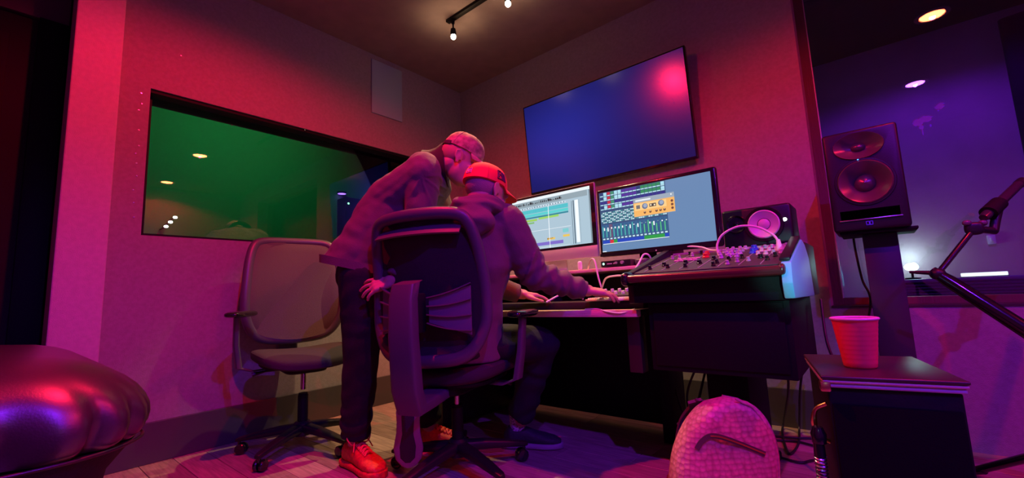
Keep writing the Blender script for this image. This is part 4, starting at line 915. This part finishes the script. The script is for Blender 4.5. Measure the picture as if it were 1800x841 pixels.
# ---- the seated man
rz = math.radians(26); Ft = V((-math.sin(rz), math.cos(rz), 0)); Rt = V((math.cos(rz), math.sin(rz), 0))
pel = V((-1.515, 1.405, 0.58)); 
mid = V((-1.380, 1.400, 1.145)); neck = V((-1.352, 1.400, 1.185)); hc = V((-1.312, 1.412, 1.262))
shR = V((-1.255, 1.470, 1.125)); shL = V((-1.545, 1.330, 1.135)); chest = V((-1.425, 1.395, 1.00)); waist = V((-1.475, 1.395, 0.80))
elR = V((-1.195, 1.590, 0.885)); wrR = V((-1.045, 1.775, 0.805)); elL = V((-1.63, 1.56, 0.89)); wrL = V((-1.45, 1.80, 0.80))
hipR, hipL = pel + Rt*0.09, pel - Rt*0.09
kneeR = V((-1.335, 1.815, 0.545)); ankR = V((-1.545, 1.845, 0.11)); kneeL = V((-1.79, 1.72, 0.55)); ankL = V((-1.765, 1.365, 0.295))
HR = rot_head(math.radians(-6), math.radians(24))
mb = MB(); head_prims(mb, hc, HR)
mb.caps(neck-Z*0.03, 0.068, hc + HR @ V((0, -0.02, -0.03)), 0.062)
mb.caps(shR, 0.05, shL, 0.05); mb.caps(pel, 0.13, waist, 0.125); mb.caps(waist, 0.12, chest, 0.135); mb.caps(chest, 0.13, mid-Z*0.03, 0.085)
for a, b, r0, r1 in ((shR, elR, 0.048, 0.042), (elR, wrR, 0.040, 0.028), (shL, elL, 0.048, 0.042), (elL, wrL, 0.040, 0.028), (hipR, kneeR, 0.080, 0.058), (kneeR, ankR, 0.055, 0.038), (hipL, kneeL, 0.080, 0.058), (kneeL, ankL, 0.055, 0.038)): mb.caps(a, r0, b, r1)
hand_prims(mb, wrR, (0.80, 0.62, -0.16), (0.1, -0.15, 1), (-0.62, 0.78, 0), (0.30, 0.32, 0.35, 0.40), 0.12, 1.05, 0.5)
hand_prims(mb, wrL, (0.6, 0.75, -0.14), (0, 0, 1), (0.8, -0.6, 0), (0.3, 0.3, 0.3, 0.35), 0.08, 1.0)
seated = blob('person', mb, 0.0048, 4, M['skin'])
tag(seated, 'seated man in red cap and brown hoodie working at the desk', 'person')
eyes(seated, hc, HR)
hb = MB(); hb.ell(hc + HR @ V((0, -0.022, 0.015)), (0.0785, 0.093, 0.075), HR, 28, 18)
blob('hair', hb, 0.006, 2, M['hair'], seated)
bb = MB()
for q in (-1, 1):
    bb.caps(hc+HR @ V((q*0.060, 0.012, -0.035)), 0.014, hc+HR @ V((q*0.050, 0.035, -0.090)), 0.018)
    bb.caps(hc+HR @ V((q*0.050, 0.035, -0.092)), 0.018, hc+HR @ V((0, 0.068, -0.115)), 0.022)
    bb.caps(hc+HR @ V((0, 0.098, -0.050)), 0.006, hc+HR @ V((q*0.030, 0.084, -0.072)), 0.007)
blob('beard', bb, 0.005, 2, M['beard'], seated, lambda p: 0.0015*nz(p, 120))
cp, CP = cap(seated, hc, HR, M['red_cap'], 0.072, 0.17, drop=0.020, kk=1.07)
Zh = HR @ V((0, 0, 1))
em = MB()      # front letter-like embroidery
def emb(mb, pts, b0, a0, sx, sz, w=0.006):
    q = [cap_point(CP, b0 + x*sx/0.095, a0 + z*sz/0.09, 0.002) for x, z in pts]
    mb.tube(q, w*0.5, 6)
for st in ([(-.5, -.5), (-.5, .5), (.1, .5), (.2, .2), (-.1, .05), (.3, -.1), (.3, -.45), (-.5, -.5)], [(-.3, -.3), (-.3, .3)], [(.45, -.5), (.45, .5)], [(.45, .5), (.75, .1), (.75, -.5)], [(.75, .1), (1.0, .5), (1.0, -.5)]):
    emb(em, [(x*1.0, z) for x, z in st], 0.10, 0.40, 0.028, 0.040)
em.build('cap_emblem', M['thread_dark'], cp)
em = MB()
for st in ([(-.5, -.4), (-.5, .4), (.5, .4), (.5, -.4), (-.5, -.4)], [(-.3, -.2), (-.3, .2), (0, -.2), (0, .2)], [(.15, .2), (.35, .2), (.2, 0), (.35, -.2), (.15, -.2)]):
    emb(em, st, -PI/2+0.12, 0.30, 0.028, 0.026, 0.004)
em.build('cap_tag', M['thread_pale'], cp)
# hoodie
tl = MB().loft([(pel-Z*0.07, Rt*0.20, Ft*0.155), (pel+Z*0.05, Rt*0.205, Ft*0.150), (waist, Rt*0.195, Ft*0.145), (chest-Z*0.08, Rt*0.20, Ft*0.150), (chest+Z*0.03, Rt*0.205, Ft*0.145), (mid-Z*0.045, Rt*0.19, Ft*0.115), (mid+Z*0.015, Rt*0.13, Ft*0.09), (neck+Z*0.02, Rt*0.085, Ft*0.080)], 32, 0.85)
tl.caps(shR, 0.090, elR, 0.072); tl.caps(elR, 0.072, wrR-(wrR-elR).normalized()*0.01, 0.048, True, False)
tl.caps(shL, 0.090, elL, 0.072); tl.caps(elL, 0.072, wrL-(wrL-elL).normalized()*0.01, 0.048, True, False)
armx = (elR-shR).normalized(); fax = (wrR-elR).normalized()
def fold_t(p):
    d = 0.004*nz(p, 9) + 0.002*nz(p, 28)
    t_ = (p-elR).dot(fax); dist = (p-elR-fax*t_).length
    if dist < 0.12 and t_ > -0.05: d += 0.0075*math.sin(t_*95+2.5*nz(p, 8))*math.exp(-max(0, t_-0.05)*2)
    e = math.exp(-((p-elR).length/0.11)**2); d += 0.006*math.sin((p-elR).dot(armx)*120+2*nz(p, 10))*e
    s_ = math.exp(-((p-shR).length/0.12)**2); d += 0.004*math.sin(p.dot(V((0.8, 0.3, 0.5)))*75+3*nz(p, 7))*s_
    b = math.exp(-((p-waist).length/0.25)**2); d += 0.004*math.sin(p.z*55+5*nz(p, 6))*b
    return d
hood = blob('hoodie', tl, 0.0065, 9, M['hoodie'], seated, fold_t)
hd = MB(); ring = []
for i in range(15):      # thrown-back hood bunched behind the neck
    a = PI*(1.0+i/14*1.0)+0.0; w_ = math.sin(PI*i/14)
    ring.append((neck + Z*(-0.005+0.012*w_) + Rt*0.115*math.cos(a) + Ft*(0.02+0.115*math.sin(a)), 0.026+0.024*w_))
for (p0, r0), (p1, r1) in zip(ring[:-1], ring[1:]): hd.caps(p0, r0, p1, r1)
hd.ell(neck - Ft*0.115 - Z*0.065, (0.105, 0.06, 0.075), Matrix.Rotation(rz, 3, 'Z'))
blob('hood', hd, 0.006, 6, M['hoodie'], hood, lambda p: 0.005*math.sin(p.dot(Z*0.8+Rt*0.25)*110+3*nz(p, 9))+0.003*nz(p, 20))
ct = MB().caps(wrR-fax*0.045, 0.047, wrR-fax*0.002, 0.043, False, False); ct.build('cuff', M['hoodie'], hood)
tb = MB().ell(pel-Z*0.02, (0.185, 0.165, 0.115)); 
for h_, kn, an in ((hipR, kneeR, ankR), (hipL, kneeL, ankL)):
    tb.caps(h_, 0.105, kn, 0.085); tb.caps(kn, 0.085, an+((an-kn).normalized()*0.01 if kn is kneeL else (kn-an).normalized()*0.055), 0.070, True, False)
blob('trousers', tb, 0.009, 8, M['trousers'], seated, lambda p: 0.006*nz(p, 10)+0.004*math.sin(p.z*60+5*nz(p, 6)))
MB().caps(ankR+Z*0.075, 0.046, ankR-Z*0.02, 0.042, False, False).build('sock', M['sock'], seated)
sd = V((0.86, 0.50, 0)).normalized()
shoe(seated, ankR - Z*0.11 - sd*0.07, sd, (0, 0, 1), 0.30, M['dark_shoe'], M['sole'], None)
shoe(seated, V((-1.675, 1.235, 0.315)), V((-0.10, 0.06, -0.95)), V((-0.70, 0.70, 0.0)), 0.265, M['dark_shoe'], M['sole'], None, wide=1.25)

# ------------------------------------------------------------------ couch at the lower left
t = thing('leather_couch', 'puffy black leather couch arm with pleats and piping at lower left', 'couch', (-1.95, -0.3, 0))
X0, X1, Y0, Y1 = -2.85, -1.455, -1.05, 0.305
def rrect(a, hx, hy, r, cx, cy):      # rounded rectangle point at angle parameter (arc-length based)
    per = [2*(hx-r), 2*(hy-r)]; q = PI/2*r; tot = 2*per[0]+2*per[1]+4*q; s_ = (a % 1.0)*tot
    segs = [('l', (hx, -(hy-r)), (0, 1), per[1]), ('c', (hx-r, hy-r), 0, q), ('l', (hx-r, hy), (-1, 0), per[0]), ('c', (-(hx-r), hy-r), PI/2, q), ('l', (-hx, hy-r), (0, -1), per[1]), ('c', (-(hx-r), -(hy-r)), PI, q), ('l', (-(hx-r), -hy), (1, 0), per[0]), ('c', (hx-r, -(hy-r)), 1.5*PI, q)]
    for sg_ in segs:
        if s_ <= sg_[3]:
            if sg_[0] == 'l': return (cx+sg_[1][0]+sg_[2][0]*s_, cy+sg_[1][1]+sg_[2][1]*s_)
            b = sg_[2]+s_/r; return (cx+sg_[1][0]+r*math.cos(b), cy+sg_[1][1]+r*math.sin(b))
        s_ -= sg_[3]
    return (cx+hx, cy-hy+r)
cx, cy, hx, hy = (X0+X1)/2, (Y0+Y1)/2, (X1-X0)/2, (Y1-Y0)/2
NN = 420
def couch_ring(inset, z, pleat=0.0, bulge=0.0):
    out = []
    for i in range(NN):
        a = i/NN; r = max(0.05, 0.20-inset*0.5)
        x, y = rrect(a, hx-inset, hy-inset, r, cx, cy)
        x2, y2 = rrect(a, hx-inset-0.01, hy-inset-0.01, max(0.05, r-0.005), cx, cy)
        d = V((x-x2, y-y2, 0)); d = d.normalized() if d.length > 1e-6 else V((1, 0, 0))
        ph = a*84*PI*1.0 + 2.2*math.sin(a*57)+1.3*math.sin(a*23)
        amp = 0.5+0.5*math.sin(a*41+1)
        w_ = -0.75*pleat*(0.5+0.5*math.cos(ph))**2.2*(0.55+0.45*amp)
        out.append(V((x, y, z)) + d*(w_+bulge) + V((0, 0, -0.25*w_)))
    return out
prof = [(0.018, 0.462, 0.025), (0.004, 0.474, 0.052), (-0.006, 0.492, 0.062), (-0.010, 0.515, 0.056), (-0.008, 0.540, 0.043), (0.002, 0.566, 0.028), (0.020, 0.594, 0.015), (0.046, 0.620, 0.007), (0.08, 0.645, 0.002), (0.125, 0.666, 0.0), (0.18, 0.682, 0.0), (0.26, 0.692, 0.0), (0.38, 0.697, 0.0), (0.55, 0.698, 0.0)]
cu = MB(); cu._faces([couch_ring(i_, z_, p_) for i_, z_, p_ in prof], True)
cu.build('cushion', M['leather'], t, angle=80)
pp = couch_ring(0.004, 0.460)
MB().tube(pp+[pp[0], pp[1]], 0.0045, 8).build('piping', M['piping'], t, angle=80)
cb = MB(); cb._faces([couch_ring(i_, z_) for i_, z_ in ((0.12, 0.0), (0.115, 0.03), (0.10, 0.2), (0.07, 0.38), (0.018, 0.458))], True)
cb.build('couch_base', M['leather_base'], t, angle=80)

# ------------------------------------------------------------------ backpack in front of the console
t = thing('backpack', 'pink lit backpack of embossed leather with zip pocket on the floor', 'backpack', (-0.46, 1.62, 0))
bx = V((0.745, 0.667, 0)).normalized(); bf = V((0.667, -0.745, 0.10)).normalized(); bu = bx.cross(bf)*-1
bu = V((0.09, 0.19, 1)).normalized(); bo = V((-0.500, 1.660, 0.0))
def bag_pt(u, v, w): return bo + bx*u + bu*v + bf*w
rings = []
for v in np.linspace(0, 1, 26):
    z = 0.408*v; hw = 0.184 if v < 0.40 else 0.184*math.sqrt(max(0.0, 1-((v-0.40)/0.60)**2.0))
    hw = max(hw, 0.004); hw *= (0.96+0.04*min(1, v/0.2)); dp = 0.095*(1-0.30*v)*min(1, 0.25+hw/0.1)
    ring = []
    for q in range(56):
        a = 2*PI*q/56; c_, s_ = math.cos(a), math.sin(a)
        u_ = hw*math.copysign(abs(c_)**0.62, c_); w_ = dp*math.copysign(abs(s_)**0.62, s_)
        p = bag_pt(u_, z, w_)
        sag = 0.010*nz(p, 8)+0.016*math.exp(-((u_+0.045)/0.03)**2)*(-max(0, s_))*math.exp(-((z-0.34)/0.09)**2)
        ring.append(p + bf*sag)
    rings.append(ring)
bg = MB(); bg._faces(rings); body = bg.build('bag_body', M['bag'], t, angle=80)
body.data.materials.append(M['bag_dark'])
for pl in body.data.polygons:
    if pl.normal.dot(bx) > 0.80 or pl.normal.dot(bf) < -0.3: pl.material_index = 1
def front(u, v):
    vv = v/0.408; hw = 0.184 if vv < 0.40 else 0.184*math.sqrt(max(0, 1-((vv-0.40)/0.60)**2.0)); dp = 0.095*(1-0.30*vv)*min(1, 0.25+hw/0.1)
    c_ = min(0.98, abs(u)/max(hw, 1e-3))**(1/0.62); s_ = math.sqrt(max(0, 1-c_*c_))
    p = bag_pt(u, v, dp*s_**0.62); return p + bf*0.010*nz(p, 8)
zp = [front(u, v)+bf*0.002 for u, v in ((-0.128, 0.252), (-0.115, 0.276), (-0.09, 0.294), (-0.05, 0.288), (0.02, 0.262), (0.10, 0.228))]
MB().strip(zp, 0.016, 0.006, bu, 8).build('zip_pocket', M['bag_dark'], t)
MB().tube([p+bf*0.003 for p in zp[2:]], 0.0025, 8, True, 8).build('zip', M['brass'], t)
sm_ = []
for a in np.linspace(-0.15, PI*0.96, 40):
    vv = 0.45+0.53*max(0, math.sin(a)); 
    v = 0.408*(vv if a > 0 else 0.45+a*1.2); hw = 0.19*math.cos(a)
    sm_.append(bag_pt(hw, v, 0.03*(1-0.3*vv)) )
for zo in (0.062, -0.03):
    pp = []
    for s_ in np.linspace(0, 1, 30):
        vv = s_; hw = 0.184 if vv < 0.40 else 0.184*math.sqrt(max(0.0, 1-((vv-0.40)/0.60)**2.0)); dp = 0.095*(1-0.30*vv)*min(1, 0.25+hw/0.1)
        f_ = min(0.98, zo/dp if dp > 0 else 0); f_ = max(-0.98, f_)
        si = math.copysign(abs(f_)**(1/0.62), f_); co_ = math.sqrt(1-si*si)**0.62
        pp.append(bag_pt(hw*co_*1.005+0.001, 0.408*vv, zo))
    MB().tube(pp, 0.0035, 8).build('piping', M['bag'], t)
st = [bag_pt(-0.06, 0.39, -0.06), bag_pt(-0.085, 0.30, -0.135), bag_pt(-0.10, 0.15, -0.13), bag_pt(-0.11, 0.03, -0.10)]
for q in (-1, 1):
    MB().strip([bo+(p-bo)-bx*(p-bo).dot(bx)*(1-q) for p in st], 0.05, 0.012, bx, 8).build('strap', M['bag_dark'], t)

# ------------------------------------------------------------------ black cabinet with cup
ca_ = math.radians(11.5); bxm = Matrix.Translation((-0.117, 1.21, 0)) @ Matrix.Rotation(ca_, 4, 'Z')
t = thing('black_cabinet', 'black box cabinet with glossy lipped top, red cup standing on it', 'cabinet', (-0.03, 1.38, 0))
BW, BD, BH = 0.240, 0.345, 0.59
MB().box(0.008, BW-0.008, 0.008, BD, 0.015, BH-0.026, 0.004, 2, bxm).build('cabinet_body', M['black'], t)
for k_, (z0, z1, o_) in enumerate(((BH-0.026, BH-0.0165, 0.002), (BH-0.016, BH-0.0085, -0.001), (BH-0.008, BH, -0.003))):
    MB().box(o_, BW-o_, o_, BD, z0, z1, 0.0035, 3, bxm).build('top_lip' if k_ < 2 else 'top_board', mat('lip %d' % k_, ((0.42, 0.32, 0.5), (0.62, 0.34, 0.42))[k_] if k_ < 2 else (0.035, 0.016, 0.018), 0.24 if k_ < 2 else 0.38, coat=0.4 if k_ < 2 else 0.0), t)
MB().box(0.02, BW-0.02, 0.012, BD-0.01, BH-0.03, BH-0.004, 0, 1, bxm).build('top_core', M['black'], t)
MB().box(0.012, BW-0.012, 0.004, 0.010, 0.04, BH-0.06, 0.003, 2, bxm).build('front_grille', M['foam'], t)
for a_, b_ in ((0.02, 0.02), (BW-0.05, 0.02), (0.02, BD-0.05), (BW-0.05, BD-0.05)):
    MB().box(a_, a_+0.03, b_, b_+0.03, 0, 0.016, 0.003, 2, bxm).build('foot', M['black'], t)
for yy in (0.0,):
    MB().box(-0.006, 0.014, -0.004, 0.02, BH-0.035, BH-0.012, 0.004, 2, bxm).build('brass_corner', M['brass'], t)
hp = [bxm @ V(p) for p in ((0.008, 0.06, 0.515), (-0.014, 0.065, 0.50), (-0.020, 0.07, 0.47), (-0.014, 0.075, 0.44), (0.008, 0.08, 0.425))]
MB().tube(hp, [0.005, 0.0045, 0.007, 0.0045, 0.005], 10, True, 6).build('side_handle', M['brass'], t)
MB().lathe([(0.014, 0), (0.016, 0.02), (0.010, 0.035)], bxm @ V((-0.018, 0.03, 0.435)), (0, 0, 1), 16, True).build('jack_socket', M['black_gloss'], t)
make_cup(-0.052, 1.362, BH, 'red plastic cup standing on the black cabinet')
t = thing('audio_plug', 'jack plug with bright spring sleeve hanging at the side of the black cabinet', 'plug', (-0.14, 1.22, 0.2))
po = bxm @ V((-0.020, 0.028, 0.435))
MB().tube([po, po-Z*0.03], [0.011, 0.012], 14).build('plug_body', M['black_gloss'], t)
MB().tube([po+V((0.010*math.cos(a), 0.010*math.sin(a), -0.028-0.065*a/(2*PI*9))) for a in np.linspace(0, 2*PI*9, 150)], 0.0028, 6).build('spring_sleeve', M['chrome'], t)
MB().tube([po-Z*0.02, po-Z*0.14, po+V((-0.02, 0.02, -0.30)), po+V((-0.12, 0.20, -0.427)), po+V((-0.25, 0.5, -0.427))], 0.004, 8, True, 8).build('cord', M['cable_black'], t)

# ------------------------------------------------------------------ microphone on a boom stand
t = thing('microphone_stand', 'black boom microphone stand reaching in from the right edge', 'microphone stand', (0.62, 2.05, 0))
E_, J_ = V((0.178, 2.242, 0.809)), V((0.304, 2.346, 0.972)); BR = V((0.47, 2.135, 0.49)); PT = V((0.56, 2.10, 0.43))
dr = (BR-E_).normalized()
MB().tube([E_-dr*0.02, E_+dr*0.04, BR, BR+dr*0.14], [0.016, 0.023, 0.027, 0.027], 16).build('boom', M['black_gloss'], t)
MB().tube([E_-V((0.0, 0, 0.0)), J_], 0.0095, 14).build('arm', M['black_gloss'], t)
MB().ell(E_, (0.024, 0.024, 0.022)).cyl(E_+V((-0.02, -0.02, 0.005)), E_+V((-0.075, 0.0, 0.012)), 0.008, 0.006).build('elbow_joint', M['black_plastic'], t)
MB().superell(J_, (0.026, 0.022, 0.024), 0.6, 0.6).cyl(J_, J_+V((0.06, 0.05, -0.012)), 0.013).build('clutch', M['black_plastic'], t)
for d_ in (V((-0.018, -0.015, 0.022)), V((0.028, 0.024, 0.020))):
    MB().superell(J_+d_, (0.013, 0.013, 0.011), 0.8, 0.8).build('knob', mat('clutch knob', (0.10, 0.08, 0.09), 0.25), t)
MB().tube([J_+V((0.055, 0.046, -0.012)), J_+V((0.068, 0.065, 0.03)), V((0.385, 2.425, 1.055))], [0.014, 0.014, 0.018], 12).build('swivel', M['black_plastic'], t)
pb = BR+dr*0.12
MB().cyl(V((pb.x, pb.y, 0.10)), pb+Z*0.03, 0.016).build('upright', M['black_gloss'], t)
for a in (0.96, 2.9, 5.1):
    d_ = V((-math.cos(a), math.sin(a), 0)) ; 
    MB().tube([V((pb.x, pb.y, 0.36)), V((pb.x, pb.y, 0.02))+d_*0.58], [0.017, 0.015], 12).tube([V((pb.x, pb.y, 0.038))+d_*0.54, V((pb.x, pb.y, 0.018))+d_*0.59], [0.016, 0.017], 12).build('leg', M['black_gloss'], t)
t = thing('microphone', 'slim dark microphone with pink highlight held in the boom clip', 'microphone', (0.36, 2.4, 1.03))
A_, B_ = V((0.335, 2.362, 1.010)), V((0.486, 2.571, 1.159)); dm = (B_-A_).normalized()
MB().tube([A_, A_+dm*0.02, A_+dm*0.22, B_], [0.013, 0.0165, 0.0165, 0.0155], 18).build('microphone_body', mat('satin dark metal', (0.10, 0.09, 0.10), 0.22, metal=0.7), t)
MB().tube([A_+dm*0.035, A_+dm*0.115], [0.027, 0.026], 18).build('clip', M['black'], t)
MB().tube([B_-dm*0.03, B_-dm*0.028, B_-dm*0.002], [0.0172, 0.0175, 0.0165], 18).build('grille', M['black_plastic'], t)

# ------------------------------------------------------------------ loose cables under the desk
cg = 'loose cables under the console'
rc = random.Random(21)
for i, (pts, lab) in enumerate((
    ([(-0.66, 2.25, 0.47), (-0.70, 2.2, 0.30), (-0.75, 2.15, 0.10), (-0.68, 2.1, 0.006), (-0.5, 2.0, 0.006)], 'black cable falling left of the console pedestal'),
    ([(-0.70, 2.3, 0.47), (-0.80, 2.3, 0.25), (-0.72, 2.2, 0.05), (-0.62, 2.12, 0.006), (-0.45, 1.92, 0.006)], 'second black cable falling behind the backpack'),
    ([(-0.36, 2.42, 0.47), (-0.40, 2.60, 0.26), (-0.482, 2.86, 0.03), (-0.467, 2.718, 0.008), (-0.402, 2.442, 0.008), (-0.385, 2.614, 0.008), (-0.405, 2.84, 0.03), (-0.36, 2.70, 0.26), (-0.30, 2.55, 0.47)], 'black cable making an open loop on the floor right of the backpack'),
    ([(-0.58, 2.66, 0.008), (-0.497, 2.678, 0.008), (-0.41, 2.70, 0.008), (-0.326, 2.744, 0.008), (-0.22, 2.76, 0.008)], 'black cable lying straight along the floor behind the backpack'),
    ([(-0.57, 2.58, 0.008), (-0.486, 2.611, 0.008), (-0.40, 2.645, 0.008), (-0.317, 2.621, 0.008), (-0.2, 2.60, 0.008)], 'second black cable along the floor toward the black cabinet'),
    ([(-0.52, 2.36, 0.008), (-0.45, 2.377, 0.008), (-0.349, 2.352, 0.008), (-0.297, 2.42, 0.008), (-0.18, 2.48, 0.008)], 'black cable curving over the floor boards beside the backpack'),
    ([(-0.2, 2.4, 0.72), (-0.19, 2.3, 0.55), (-0.16, 2.2, 0.42), (-0.20, 2.25, 0.25), (-0.24, 2.3, 0.02)], 'black cable hanging behind the pale console cheek'),
    ([(-0.9, 2.40, 0.30), (-0.82, 2.3, 0.14), (-0.70, 2.25, 0.02), (-0.6, 2.45, 0.006)], 'black cable crossing below the desk panel'))):
    cable('black_cable', pts, 0.0055, M['cable_black'], lab, None, 10)
cable('white_cable', [(-0.83, 2.22, 0.13), (-0.79, 2.20, 0.165), (-0.765, 2.19, 0.20), (-0.73, 2.19, 0.207), (-0.69, 2.19, 0.212), (-0.66, 2.2, 0.18)], 0.006, M['cable_white'], 'bright white cable end curled in the dark below the console')
